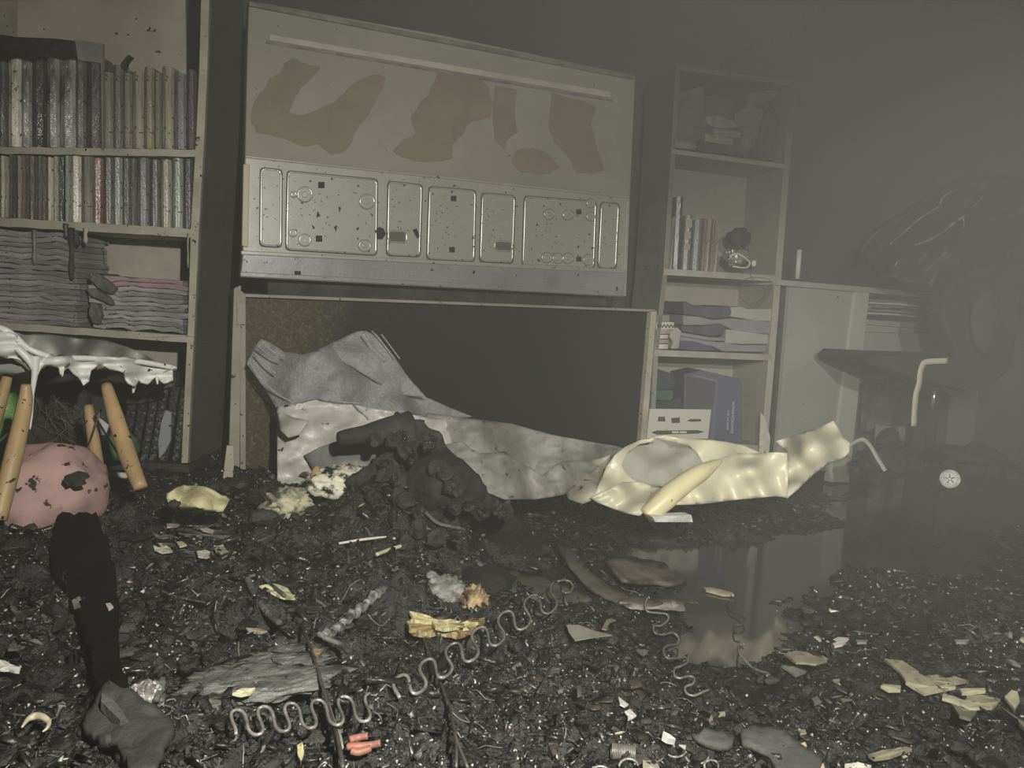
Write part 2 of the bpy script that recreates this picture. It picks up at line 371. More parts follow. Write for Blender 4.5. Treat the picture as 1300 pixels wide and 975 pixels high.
K = dict(white=bm_('white', (.86, .82, .68), (.45, .42, .33), .3), black=bm_('black', (.035, .033, .032), (.12, .12, .115), .22, .2, .6), grey=bm_('grey', (.20, .195, .18), (.07, .07, .065), .35),
         silver=bm_('silver', (.46, .45, .42), (.06, .06, .058), .22, .3, .6), plum=bm_('plum', (.12, .095, .10), (.05, .042, .045), .4), olive=bm_('olive', (.27, .26, .19), (.14, .135, .10), .6, .4, 0),
         tan=bm_('tan', (.37, .34, .25), (.2, .185, .135), .6, .4, 0), yellow=bm_('yellow', (.34, .30, .16), (.12, .11, .08), .4), lav=bm_('lav', (.235, .225, .235), (.12, .115, .12), .45), green=bm_('green', (.035, .055, .05), (.02, .03, .03), .3, .2),
         pink=bm_('pink', (.36, .25, .20), (.2, .13, .11), .35), brown=bm_('brown', (.22, .16, .13), (.10, .075, .07), .35), cream=bm_('cream', (.5, .46, .36), (.26, .24, .19), .4), red=bm_('red', (.24, .09, .075), (.6, .5, .45), .25), mint=bm_('mint', (.42, .46, .40), (.22, .25, .22), .3))
ORD = ['first', 'second', 'third', 'fourth', 'fifth', 'sixth', 'seventh', 'eighth', 'ninth', 'tenth', 'eleventh', 'twelfth', 'thirteenth', 'fourteenth', 'fifteenth', 'sixteenth', 'seventeenth', 'eighteenth', 'nineteenth', 'twentieth', 'twenty-first', 'twenty-second', 'twenty-third', 'twenty-fourth', 'twenty-fifth', 'twenty-sixth', 'twenty-seventh']
DESC = dict(white='cream white', black='glossy blackened', grey='sooty grey', silver='shiny silver-grey', plum='dark plum', olive='scorched olive', tan='scorched tan', yellow='yellow-footed', lav='lavender grey', green='dark green', pink='faded pink', brown='brown', cream='pale cream', red='red and white', mint='pale mint')
row1 = [(-14, -1, 74, 'grey'), (0, 7, 74, 'grey'), (9, 25, 74, 'white'), (26, 38, 72, 'silver'), (39, 57, 70, 'black'), (58, 73, 73, 'silver'), (74, 94, 72, 'silver'), (95, 107, 75, 'grey'), (108, 128, 74, 'plum'),
        (129, 142, 92, 'olive'), (143, 154, 83, 'grey'), (155, 166, 94, 'olive'), (167, 181, 91, 'tan'), (182, 194, 85, 'yellow'), (195, 203, 93, 'olive'), (204, 219, 85, 'tan'), (220, 235, 93, 'lav'), (236, 247, 88, 'plum')]
for i, (x0, x1, yt, c) in enumerate(row1):
    tall = i < 9
    book(B1P, x0, x1, yt + random.uniform(-.6, .6), shelf_y(0, x0), shelf_y(0, x1), K[c], f'{DESC[c]} {"tall case" if tall else "hardback book"}, {ORD[i - 1]} from the left, upper shelf of left bookcase' if i else 'grey case cut off by the left edge on the upper shelf of the left bookcase',
         'book', 'books on the upper shelf of the left bookcase', dep=.19 if tall else .16, off=-.006 if tall else -.018, name='book')
row2 = [(-10, 0, 'grey'), (1, 6, 'white'), (6, 11, 'cream'), (12, 16, 'grey'), (16, 21, 'plum'), (22, 27, 'cream'), (28, 32, 'pink'), (33, 37, 'brown'), (37, 44, 'grey'), (44, 48, 'brown'), (48, 53, 'lav'), (53, 59, 'brown'), (60, 66, 'white'), (67, 74, 'cream'), (74, 82, 'green'), (82, 88, 'mint'), (89, 101, 'white'),
        (102, 116, 'olive'), (117, 129, 'red'), (131, 142, 'grey'), (143, 153, 'mint'), (155, 164, 'grey'), (165, 172, 'grey'), (173, 187, 'lav'), (190, 201, 'grey'), (203, 215, 'cream'), (218, 230, 'mint'), (232, 243, 'plum')]
for i, (x0, x1, c) in enumerate(row2):
    yt = shelf_y(0, x0) + 9 + random.uniform(1.5, 5)
    book(B1P, x0, x1, yt, shelf_y(1, x0), shelf_y(1, x1), K[c], f'{DESC[c]} case, {ORD[i - 1]} from the left on the second shelf of the left bookcase' if i else 'grey case cut off by the left edge on the second shelf of the left bookcase',
         'book', 'cases on the second shelf of the left bookcase', off=-.012)
# melted black lump draped over the tall cases
lump = pprism(B1P, [(-30, 44), (0, 43), (20, 46), (45, 47), (70, 48), (95, 51), (97, 73), (80, 76), (62, 72), (40, 78), (20, 73), (0, 77), (-30, 76)], .006, .2)
l_ = mk('melted_plastic_lump', lump, chargloss, label='glossy black melted plastic slumped over the tall cases', cat='plastic', bevel=.006, seg=3)
mk('torn_cover', pprism(B1P, [(95, 51), (130, 55), (131, 190), (129, 190), (128, 80), (99, 76)], .008, .012), mat('torn_cover', (.26, .25, .21), .4, (.13, .125, .11), 12), l_, label='greyish beige torn flap')
mk('curled_page', pprism(B1P, [(152, 83), (158, 74), (163, 69), (166, 71), (160, 78), (156, 88)], -.02, .02), charmatte, label='black burnt page curling up above the upper row of books', cat='paper')

# magazine and cloth stacks on the third shelf
magm = [mat('magazine_%d' % i, c, .65, c2, 22, (.38, .62), speck=.4, ss=50, bump=1.0, bs=60, stretch=(.3, .3, 2.4)) for i, (c, c2) in enumerate([((.43, .40, .41), (.23, .21, .215)), ((.36, .335, .35), (.17, .155, .16)), ((.50, .47, .46), (.27, .25, .25)), ((.50, .31, .34), (.30, .22, .235))])]
def stack(xa, xb, y0, y1, n, where, group, curl=0, depth=.2, topm=None):
    for k in range(n):
        ya, yb = lerp(y0, y1, k / n), lerp(y0, y1, (k + 1) / n) - .6
        a = xa + random.uniform(-3, 3) + (curl * (n - k - 1) / n); b = xb + random.uniform(-5, 3)
        xs = [lerp(a, b, t / 9) for t in range(10)]; s = random.random() * 50
        tilt = 16 / 250
        top = [(x, ya + (x - xa) * tilt + mnoise.noise(Vector((x * .05, k * .35, s * 0 + y0))) * 4.2) for x in xs]
        bot = [(x, yb + (x - xa) * tilt + mnoise.noise(Vector((x * .05, (k + 1) * .35, s * 0 + y0))) * 4.2) for x in xs]
        m = magm[(k * 2 + int(y0)) % 3] if not (topm is not None and k < 2) else magm[topm]
        which = 'topmost' if k == 0 else ('bottom' if k == n - 1 else ORD[k] + ' from the top')
        mk('magazine', pprism(B1P, top + bot[::-1], -.004 + random.uniform(-.006, .006), depth), m, label=f'{"pinkish" if topm is not None and k < 2 else "grey-lilac"} swollen magazine, {which} in the {where}', cat='magazine', group=group, bevel=.0012)
stack(-50, 88, 288, 337, 7, 'upper left pile on third shelf', 'magazines in the upper left pile')
stack(-50, 99, 337, 408, 10, 'lower left pile on third shelf', 'magazines in the lower left pile')
stack(118, 236, 349, 416, 11, 'right pile on third shelf', 'magazines in the right pile', curl=-5, topm=3)
# curled blackened corner at the left end of the right pile
for k, (pts, l) in enumerate([([(110, 352), (122, 346), (136, 356), (146, 366), (140, 374), (124, 366)], 'upper'), ([(108, 366), (120, 366), (138, 378), (142, 388), (128, 382), (114, 376)], 'middle'), ([(114, 384), (124, 386), (128, 400), (126, 412), (117, 410), (112, 398)], 'lower')]):
    mk('charred_roll', pprism(B1P, pts, .012, .12), mat('sooty_cloth', (.07, .067, .065), .7, (.15, .145, .14), 40, bump=.5), label=f'{l} blackened curled corner at the left end of the right magazine pile', cat='cloth', bevel=.003)
# drips of melted plastic hanging from the second shelf
for k, (x, y0, y1, w_, mm) in enumerate([(84, 284, 303, 3, rust), (91, 289, 355, 3.5, greych), (109, 289, 309, 3, cream), (44, 292, 336, 2.6, greypap), (97, 292, 312, 4, greych), (239, 296, 340, 1.2, creamd)]):
    pts = [B1P.pt(x + mnoise.noise(Vector((t * 1.3, k, 0))) * 2, lerp(y0, y1, t / 5), .012) for t in range(6)]
    w0 = w_ * .0021
    mk('plastic_drip', tube(pts, [w0 * 1.2, w0, w0 * .8, w0 * .8, w0 * 1.1, w0 * .6], 7), mm, smooth=True, label=['short dark drip under the second shelf', 'long black drip reaching down to the magazines', 'short cream drip hanging below the second shelf edge', 'grey drip over the upper left magazine pile', 'thick black drip stub under the shelf', 'thin beige drip by the side panel'][k], cat='drip')

# ------------------------------------------------------------------ things under the third shelf
binder = mat('burnt_binder', (.012, .012, .013), .25, (.22, .22, .215), 45, (.58, .7), bump=.6, bs=120)
for k, (xt, xb, w_) in enumerate([(166, 150, 11), (180, 163, 11), (193, 177, 10), (205, 188, 10), (217, 202, 11), (230, 218, 9)]):
    o = mk('burnt_binder', pprism(B1P, [(xt, 487 + k), (xt + w_, 487 + k), (xb + w_, 586), (xb, 586)], -.03, .16), binder, label=f'black burnt ring binder leaning, {ORD[k]} from the left under the third shelf', cat='binder', group='burnt binders in the left bookcase', bevel=.002)
    for j in range(9):
        t = (j + .5) / 9; x = lerp(xt, xb, t) + w_ * .45; y = lerp(490, 582, t)
        if k in (2, 3, 5): mk('binder_ring', pprism(B1P, [(x, y), (x + 3.5, y + .5), (x + 3, y + 4), (x - .5, y + 3.5)], -.024, .008), ash, o)
mk('grey_folder', pprism(B1P, [(210, 521), (217, 524), (216, 560), (209, 574), (202, 582), (201, 560), (205, 535)], -.02, .008), mat('folder_grey', (.30, .31, .32), .5, speck=.4, ss=60), label='flat grey folder with nibbled edge between the burnt binders', cat='folder')
mk('burnt_shelf_strip', pprism(B1P, [(168, 499), (185, 494), (218, 487), (218, 491), (186, 500), (170, 504)], .0, .02), ash, label='thin ash-grey strip lying across the binder tops', cat='strip')
mk('burnt_shelf_strip', pprism(B1P, [(153, 506), (180, 507), (206, 503), (206, 506), (180, 512), (155, 512)], .0, .02), greych, label='dark bent strip below the ash-grey strip', cat='strip')
mk('charred_bag', blob(B1P.pt(95, 545, -.02), (.115, .07, .17), 4, .35, 2.6, 4, jag=.2), charmatte, smooth=True, label='black burnt bag behind the wooden chair legs', cat='bag')
mk('charred_curtain', pprism(B1P, [(38, 468), (75, 462), (90, 480), (120, 470), (160, 478), (222, 470), (224, 486), (190, 492), (150, 520), (120, 590), (30, 590)], -.09, .03), charmatte, label='black charred cloth hanging behind the melted seat', cat='cloth', bevel=.004)
for k in range(14):   # burnt wires tangled in front of the bag
    x0, y0 = random.uniform(45, 110), random.uniform(495, 520); pts = []
    for j in range(7): pts.append(B1P.pt(x0 + random.uniform(-16, 16) + j * 2, y0 + j * 10 + random.uniform(-6, 6), .09 + .012 * random.random()))
    mk('burnt_wire', tube(smoothpath(pts, 4), .0009, 5), rust if k % 2 else ash, label='thin burnt wire tangled in front of the black bag', cat='wire', group='burnt wires by the black bag', smooth=True)
mk('green_toy', blob(P(153, 566, 2.08), (.045, .035, .04), 3, .25, 2, 2), mat('green_plastic', (.10, .20, .05), .5, (.03, .05, .02), 20, bump=.3), smooth=True, label='small dark green lump behind the middle wooden leg', cat='toy')
mk('green_bag', blob(P(2, 532, 1.98), (.05, .03, .10), 3, .3, 3, 8), mat('green_film', (.24, .50, .12), .4, (.10, .2, .05), 16, bump=.5), smooth=True, label='bright green plastic bag at the left edge', cat='bag')
mk('white_bar', tube([P(134, 603, 2.04), P(163, 604, 2.04)], .0085, 10), whitepap, smooth=True, label='short white bar on the floor between two wooden legs', cat='bar')
mk('white_scrap', pprism(B1P, [(121, 527), (138, 540), (134, 552), (126, 553), (118, 540)], .03, .004), white, label='white plastic scrap between the middle and right wooden leg', cat='scrap')

# pink cushion
pk = mat('pink_fabric', (.44, .275, .24), .8, (.20, .13, .115), 7, (.42, .68), speck=.42, ss=26, bump=.3, bs=30)
V, Fc = blob(P(58, 628, 1.62), (.118, .10, .105), 4, .16, 1.6, 6)
mk('pink_cushion', (V, Fc), pk, smooth=True, label='soot-flecked pink cushion behind the left wooden leg', cat='cushion')
mk('black_patch', pprism(Plane(P(100, 606, 1.51), -27), [(82, 604), (96, 599), (108, 602), (111, 607), (104, 611), (106, 616), (97, 618), (92, 614), (86, 617), (80, 610)], 0, .01), charmatte, label='ragged black scorched scrap on the pink cushion', cat='scrap')

# melted white chair: seat shell, drips, wooden legs
mc = empty('melted_chair', P(90, 600, 1.8), 'melted white plastic chair with splayed wooden legs, far left', 'chair')
seat_poly = [(-60, 402), (0, 415), (18, 425), (32, 438), (50, 446), (70, 452), (120, 452), (170, 455), (200, 461), (225, 467), (214, 469), (205, 474), (219, 470), (220, 482), (208, 486), (196, 479), (188, 488), (176, 482), (170, 492), (160, 483), (157, 473), (150, 470), (139, 468), (126, 463), (116, 470), (113, 484), (106, 488), (98, 478), (90, 470), (84, 467), (78, 475), (74, 466), (60, 463), (50, 470), (46, 476), (42, 474), (38, 468), (30, 458), (18, 455), (0, 454), (-60, 440)]
mk('seat_shell', cloth(seat_poly, [(-60, 420, 1.50), (0, 430, 1.58), (60, 455, 1.62), (120, 460, 1.72), (220, 470, 1.86)], 4, lambda x, y: .012 * math.sin(y * .35 + x * .02) + .006 * mnoise.noise(Vector((x * .07, y * .1, 0))), jag=1.2), white, mc, smooth=True, solid=.006)
mk('seat_pan', cloth([(0, 416), (30, 425), (60, 425), (100, 430), (130, 432), (160, 440), (185, 451), (200, 460), (170, 457), (120, 454), (70, 454), (48, 448), (32, 440), (18, 427)], [(0, 420, 1.6), (100, 430, 2.0), (180, 450, 2.05), (60, 450, 1.66), (120, 453, 1.76), (200, 460, 1.86)], 4), mat('shaded_white_plastic', (.42, .42, .38), .5, (.30, .30, .27), 8, speck=.2), mc, smooth=True, solid=.005)  # same white plastic, painted greyer as the shading inside the seat
mk('seat_shell', cloth([(-60, 452), (0, 453), (16, 456), (28, 463), (36, 471), (22, 474), (0, 472), (-60, 470)], [(0, 460, 1.66)], 5), mat('shaded_white_plastic', (.42, .42, .38)), mc, smooth=True, solid=.005)
rim = [P(x, y, z) for x, y, z in [(-60, 402, 1.48), (0, 416, 1.57), (20, 428, 1.585), (34, 441, 1.6), (52, 449, 1.615), (75, 454, 1.65), (120, 455, 1.71), (170, 458, 1.785), (222, 467, 1.855)]]
mk('seat_rim', tube(smoothpath(rim, 5), .0065, 8), white, mc, smooth=True)
for pts, r in [([(45, 452, 1.6), (44, 475, 1.6), (41, 500, 1.6), (40, 525, 1.6), (38, 545, 1.6)], [.009, .0065, .004, .003, .0018]), ([(20, 440, 1.58), (36, 456, 1.59), (44, 470, 1.6)], [.008, .008, .006]), ([(60, 456, 1.62), (50, 464, 1.61), (45, 476, 1.6)], [.008, .007, .005]),
               ([(172, 480, 1.8), (170, 492, 1.8), (169, 499, 1.8)], [.006, .004, .002]), ([(199, 478, 1.83), (200, 488, 1.83)], [.004, .002]), ([(76, 455, 1.64), (80, 466, 1.64), (79, 478, 1.64)], [.004, .003, .0015])]:
    mk('drip', tube(smoothpath([P(*p) for p in pts], 4), np.interp(np.linspace(0, 1, (len(pts) - 1) * 4 + 1), np.linspace(0, 1, len(r)), r), 8), white, mc, smooth=True)
wood = mat('beech_leg', (.50, .335, .155), .5, (.30, .20, .10), 9, (.3, .7), speck=.42, ss=55, bump=.15, stretch=(1, 1, .2))
def leg(pts, r):
    ps = smoothpath([P(*p) for p in pts], 5)
    rs = np.interp(np.linspace(0, 1, len(ps)), np.linspace(0, 1, len(r)), r)
    mk('leg', tube(ps, rs, 12), wood, mc, smooth=True)
leg([(33, 488, 1.50), (31, 515, 1.5), (17, 580, 1.46), (-3, 660, 1.42)], [.008, .014, .0165, .0155])
leg([(10, 476, 1.72), (0, 510, 1.70), (-12, 550, 1.68)], [.01, .014, .015])
leg([(135, 489, 1.66), (147, 530, 1.63), (163, 580, 1.6), (179, 620, 1.57)], [.011, .0165, .0175, .0135])
leg([(112, 515, 1.8), (119, 560, 1.78), (131, 628, 1.72)], [.010, .0135, .0125])
for a, b in [((120, 528, 1.76), (155, 585, 1.65)), ((128, 520, 1.74), (104, 590, 1.78)), ((0, 560, 1.5), (40, 520, 1.7)), ((75, 470, 1.66), (88, 462, 1.64))]:
    mk('brace', tube([P(*a), P(*b)], .0024, 6), rust, mc, smooth=True)
# ------------------------------------------------------------------ burnt television, its metal back pan to the room
tvm = mat('tv_steel', (.36, .355, .30), .42, (.29, .285, .24), 3, (.3, .7), speck=.3, ss=75, bump=.08, bs=8, metal=.15, rvar=.1)
tvu = mat('tv_upper_sheet', (.28, .265, .21), .65, (.215, .20, .155), 3.5, (.3, .7), speck=.06, ss=60, bump=.1, bs=20)
tvl = mat('tv_lower_lip', (.29, .283, .29), .4, (.215, .21, .215), 9, (.3, .7), speck=.3, ss=55, bump=.15, bs=14, metal=.15)
film = mat('scorched_film', (.205, .175, .10), .7, (.155, .135, .085), 9, (.3, .7), bump=.1)
tv = empty('television', TVP.pt(552, 372, -.06), 'large burnt flat television stripped to its stained metal back', 'television')
mk('back_sheet', pprism(TVP, [(316, 4), (330, 3), (560, 44), (807, 96), (800, 252), (311, 199), (314, 60)], -.012, .05), tvu, tv, bevel=.003)
mk('top_edge', pprism(TVP, [(316, 1), (806, 95), (806, 101), (316, 7)], -.002, .06), mat('tv_edge', (.20, .19, .15), .5, (.1, .095, .08), 20), tv, bevel=.002)
mk('rail', pprism(TVP, [(342, 43), (775, 116), (775, 124), (342, 51)], -.006, .006), mat('tv_rail', (.43, .41, .33), .5, (.33, .31, .25), 9), tv, bevel=.002)
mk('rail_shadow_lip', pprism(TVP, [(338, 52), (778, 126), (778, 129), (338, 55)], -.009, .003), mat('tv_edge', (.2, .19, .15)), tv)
mk('lower_pan', pprism(TVP, [(311, 198), (800, 250), (795, 346), (308, 322)], .004, .03), tvm, tv, bevel=.003)
mk('side_flange', pprism(TVP, [(309, 208), (317, 209), (315, 314), (307, 312)], .012, .02), mat('brass_edge', (.42, .36, .22), .45, speck=.2), tv, bevel=.002, label='yellowed left edge flange')
mk('side_flange', pprism(TVP, [(796, 254), (800, 254), (795, 376), (791, 376)], .012, .04), tvm, tv, bevel=.002)
mk('top_fold', pprism(TVP, [(311, 197), (800, 249), (800, 252), (311, 200)], .010, .01), tvm, tv, bevel=.002)
mk('bottom_lip', pprism(TVP, [(308, 321), (795, 345), (792, 377), (305, 352)], .014, .04), tvl, tv, bevel=.003)
mk('bottom_fold', pprism(TVP, [(306, 318), (795, 342), (795, 347), (306, 323)], .019, .01), tvm, tv, bevel=.002)
mk('bottom_fold', pprism(TVP, [(305, 345), (792, 370), (792, 376), (305, 351)], .018, .006), tvl, tv, bevel=.002)
mk('inner_body', pprism(TVP, [(318, 12), (800, 104), (790, 368), (311, 345)], -.05, .09), charmatte, tv)
for poly in ([(372, 74), (390, 82), (407, 84), (398, 98), (382, 112), (374, 126), (366, 143), (384, 146), (402, 140), (425, 128), (436, 120), (446, 108), (462, 98), (480, 94), (490, 99), (486, 112), (476, 130), (468, 146), (452, 165), (447, 180), (438, 193), (420, 196), (404, 184), (384, 186), (366, 178), (344, 172), (325, 168), (318, 150), (322, 128), (333, 116), (342, 100), (356, 92), (362, 80)],
             [(556, 92), (575, 84), (602, 92), (620, 110), (626, 132), (622, 150), (608, 152), (594, 158), (588, 172), (574, 182), (575, 202), (555, 206), (532, 206), (512, 200), (498, 192), (512, 178), (528, 170), (522, 150), (532, 132), (546, 116)],
             [(628, 108), (656, 114), (654, 140), (657, 168), (644, 178), (640, 190), (628, 178), (626, 150)],
             [(700, 118), (757, 134), (751, 160), (755, 178), (767, 216), (752, 221), (732, 220), (722, 200), (704, 180), (697, 160)],
             [(655, 192), (676, 186), (698, 196), (712, 214), (690, 222), (660, 218), (648, 206)]):
    jp = []
    for i in range(len(poly)):
        a, b = Vector(poly[i]), Vector(poly[(i + 1) % len(poly)])
        for t in (0, .33, .66): p = a.lerp(b, t); jp.append((p.x + random.uniform(-1, 1), p.y + random.uniform(-1, 1)))
    mk('film_patch', pprism(TVP, jp, -.0105, .003), film, tv, label='tan scorched film patch')
tvs = mat('tv_bright_edge', (.50, .49, .43), .25, metal=.5, speck=.3)
tvd = mat('tv_seam', (.09, .088, .075), .7)
def rrect(q, r=6, n=4):
    out = []
    for i in range(4):
        p, a, b = Vector(q[i]), Vector(q[i - 1]), Vector(q[(i + 1) % 4])
        da, db = (a - p).normalized() * r, (b - p).normalized() * r
        for k in range(n + 1):
            t = k / n; out.append(tuple((p + da) * (1 - t) ** 2 + p * 2 * t * (1 - t) + (p + db) * t * t))
    return out
def ringbead(poly, off, r, m, par, name, closed=True):
    pts = [TVP.pt(x, y, off) for x, y in poly]
    mk(name, tube(pts + [pts[0]] * closed, r, 6, cap=not closed), m, par, smooth=True)
for q in ([(332, 214), (357, 217), (356, 313), (331, 311)], [(366, 218), (478, 229), (477, 323), (364, 316)], [(494, 231), (535, 236), (532, 325), (492, 323)], [(546, 238), (603, 243), (601, 331), (543, 328)], [(613, 246), (653, 250), (650, 333), (610, 331)], [(667, 250), (756, 257), (753, 340), (664, 336)], [(764, 258), (785, 260), (781, 340), (760, 339)]):
    pr = mk('pressed_panel', pprism(TVP, rrect(q), .013, .009), tvm, tv, bevel=.003, seg=3)
    ringbead(rrect([(x, y) for x, y in q], 6), .0125, .0030, tvs, pr, 'rim')
    gx, gy = sum(p[0] for p in q) / 4, sum(p[1] for p in q) / 4
    mk('dark_seam', pprism(TVP, rrect([(x + (2.2 if x > gx else -2.2), y + (2.2 if y > gy else -2.2)) for x, y in q]), .0056, .003), tvd, pr)  # dark outline just outside each pressed panel
for x, y, r in [(387, 247, 9), (466, 256, 9), (387, 305, 7), (463, 312, 7), (697, 272, 6), (721, 273, 6), (750, 258, 5), (750, 275, 5), (694, 327, 6), (708, 328, 6), (721, 328, 6), (747, 330, 6), (373, 247, 3), (372, 296, 4)]:
    ringbead([(x + r * math.cos(t * math.pi / 9), y + r * math.sin(t * math.pi / 9)) for t in range(18)], .0135, .0026, tvs, tv, 'boss_ring')
    mk('boss_seam', pprism(TVP, [(x + (r + 1.4) * math.cos(t * math.pi / 8), y + (r + 1.4) * math.sin(t * math.pi / 8)) for t in range(16)], .0137, .001), tvd, tv)
    mk('boss_dish', pprism(TVP, [(x + r * math.cos(t * math.pi / 8), y + r * math.sin(t * math.pi / 8)) for t in range(16)], .0146, .001), tvm, tv)
    mk('boss', pprism(TVP, [(x + r * .45 * math.cos(t * math.pi / 5), y + r * .45 * math.sin(t * math.pi / 5)) for t in range(10)], .0175, .004), tvs, tv, bevel=.0015)
blk = mat('black_hole', (.01, .01, .01), .8)
for x, y, s in [(408, 235, 4), (405, 303, 4), (576, 252, 3.5), (574, 317, 3.5), (735, 269, 3.2), (735, 329, 3.2), (378, 348, 4)]:
    mk('vent_hole', pprism(TVP, rect(x - s, y - s, x + s, y + s), .0142 if y < 340 else .0155, .002), blk, tv)
for poly in ([(477, 294), (481, 288), (487, 290), (490, 297), (486, 303), (480, 303)], [(524, 292), (529, 290), (533, 300), (530, 303)], [(396, 285), (400, 289), (398, 291)], [(424, 288), (428, 286), (427, 294)], [(430, 262), (433, 264), (431, 270)], [(403, 268), (407, 274), (402, 276)]):
    mk('scorch_flake', pprism(TVP, poly, .0175, .002), blk, tv)
for q in ([(493, 293), (516, 294), (516, 308), (493, 307)], [(628, 306), (650, 307), (650, 319), (628, 318)]):
    ringbead(rrect(q, 5), .0145, .003, tvs, tv, 'slot_ring')
    mk('slot_seam', pprism(TVP, rrect([(x, y + 1.2) for x, y in q], 5), .0138, .001), tvd, tv)
mk('mount', pbox(TVP, rect(340, 345, 770, 388), -.06, .05), charmatte, tv)

# ------------------------------------------------------------------ low cabinet with sooted glass below the television
cab = empty('glass_front_cabinet', BOXP.pt(570, 610, -.2), 'low beige-framed cabinet with soot-blackened glass front below the television', 'cabinet')
golds = bpy.data.materials.new('sooted_glass'); golds.use_nodes = True
def glassmat():
    nt = golds.node_tree; N, L = nt.nodes, nt.links; b = N['Principled BSDF']; tc = N.new('ShaderNodeTexCoord')
    sep = N.new('ShaderNodeSeparateXYZ'); L.new(tc.outputs['Object'], sep.inputs[0])
    nz = N.new('ShaderNodeTexNoise'); nz.inputs['Scale'].default_value = 95; nz.inputs['Detail'].default_value = 8; nz.inputs['Roughness'].default_value = .75; L.new(tc.outputs['Object'], nz.inputs['Vector'])
    n2 = N.new('ShaderNodeTexNoise'); n2.inputs['Scale'].default_value = 5; n2.inputs['Detail'].default_value = 4; L.new(tc.outputs['Object'], n2.inputs['Vector'])
    # dirt catching the light is painted golden at the left end, black soot elsewhere
    a = N.new('ShaderNodeMath'); a.operation = 'MULTIPLY_ADD'; a.inputs[1].default_value = .35; L.new(n2.outputs['Fac'], a.inputs[0]); L.new(sep.outputs['X'], a.inputs[2])
    r = N.new('ShaderNodeMapRange'); r.inputs['From Min'].default_value = -.44; r.inputs['From Max'].default_value = -.22; r.inputs['To Min'].default_value = 1; r.inputs['To Max'].default_value = 0; L.new(a.outputs[0], r.inputs['Value'])
    g = N.new('ShaderNodeMapRange'); g.inputs['From Min'].default_value = .5; g.inputs['From Max'].default_value = .72; L.new(nz.outputs['Fac'], g.inputs['Value'])
    m = N.new('ShaderNodeMath'); m.operation = 'MULTIPLY'; L.new(r.outputs['Result'], m.inputs[0]); L.new(g.outputs['Result'], m.inputs[1])
    x = N.new('ShaderNodeMix'); x.data_type = 'RGBA'; x.inputs['A'].default_value = (.008, .008, .007, 1); x.inputs['B'].default_value = (.34, .28, .12, 1); L.new(m.outputs[0], x.inputs['Factor'])
    y = N.new('ShaderNodeMix'); y.data_type = 'RGBA'; y.inputs['B'].default_value = (.085, .07, .03, 1); L.new(x.outputs['Result'], y.inputs['A'])
    k = N.new('ShaderNodeMath'); k.operation = 'MULTIPLY'; k.inputs[1].default_value = .55; L.new(r.outputs['Result'], k.inputs[0]); L.new(k.outputs[0], y.inputs['Factor'])
    L.new(y.outputs['Result'], b.inputs['Base Color']); b.inputs['Roughness'].default_value = .55; b.inputs['Specular IOR Level'].default_value = .3
    bp = N.new('ShaderNodeBump'); bp.inputs['Strength'].default_value = .5; bp.inputs['Distance'].default_value = .004; L.new(nz.outputs['Fac'], bp.inputs['Height']); L.new(bp.outputs[0], b.inputs['Normal'])
glassmat()
mk('glass_pane', pprism(BOXP, [(311, 377), (828, 397), (812, 612), (312, 640)], -.02, .006), golds, cab)
mk('frame_top', pprism(BOXP, [(311, 373), (832, 393), (832, 396), (311, 377)], .004, .30), creamd, cab, bevel=.001)
mk('frame_right', pprism(BOXP, [(827, 394), (834, 395), (816, 612), (809, 612)], .004, .30), cream, cab, bevel=.001, label='light wooden right edge')
mk('frame_left', pprism(BOXP, [(305, 368), (312, 374), (312, 630), (305, 630)], .004, .30), creamd, cab, bevel=.001)
mk('carcass', pprism(BOXP, [(313, 379), (826, 398), (810, 630), (313, 645)], -.03, .26), charmatte, cab)
lb = mk('upright_board', pprism(BOXP, [(297, 366), (306, 362), (304, 630), (289, 630)], .012, .02), creamd, label='narrow dull cream board standing left of the sooted cabinet', cat='board', bevel=.001)
mk('cross_piece', pprism(BOXP, [(301, 384), (312, 384), (312, 412), (301, 412)], .018, .006), creamd, lb, bevel=.001)
mk('splintered_slat', pprism(BOXP, [(288, 566), (296, 566), (297, 590), (293, 640), (287, 640), (282, 617), (285, 590)], .05, .012), cream, label='pale splintered slat stub at the foot of the cream board', cat='slat', bevel=.001)

# ------------------------------------------------------------------ clear plastic sheet and white wadding in front of the cabinet
def film_mat(key, col, alpha, rough):
    return mat(key, col, rough, (col[0] * .7, col[1] * .7, col[2] * .7), 120, (.35, .65), alpha=alpha, bump=1.0, bs=170, spec=.8, bdist=.006, coat=.5)
clear = film_mat('clear_plastic', (.62, .62, .62), .5, .3)
clear2 = film_mat('clear_plastic_fold', (.60, .60, .60), .55, .2)
wad = mat('white_wadding', (.57, .56, .50), .45, (.38, .37, .33), 7, (.35, .7), speck=.22, ss=28, bump=.5, bs=22, coat=.25, bdist=.01)
wadg = mat('sooty_wadding', (.37, .36, .32), .6, (.11, .105, .095), 5, (.35, .65), speck=.2, ss=40, bump=.6, bs=20, bdist=.01)
def wr1(x, y): return .022 * mnoise.noise(Vector((x * .018 + y * .012, y * .035, 1))) + .010 * (1 - 2 * abs(mnoise.noise(Vector((x * .05, y * .05 + x * .02, 7)))))
ps = empty('plastic_sheet', P(450, 560, 2.0), 'crumpled clear polythene sheet slumped before the sooted cabinet', 'plastic sheet')
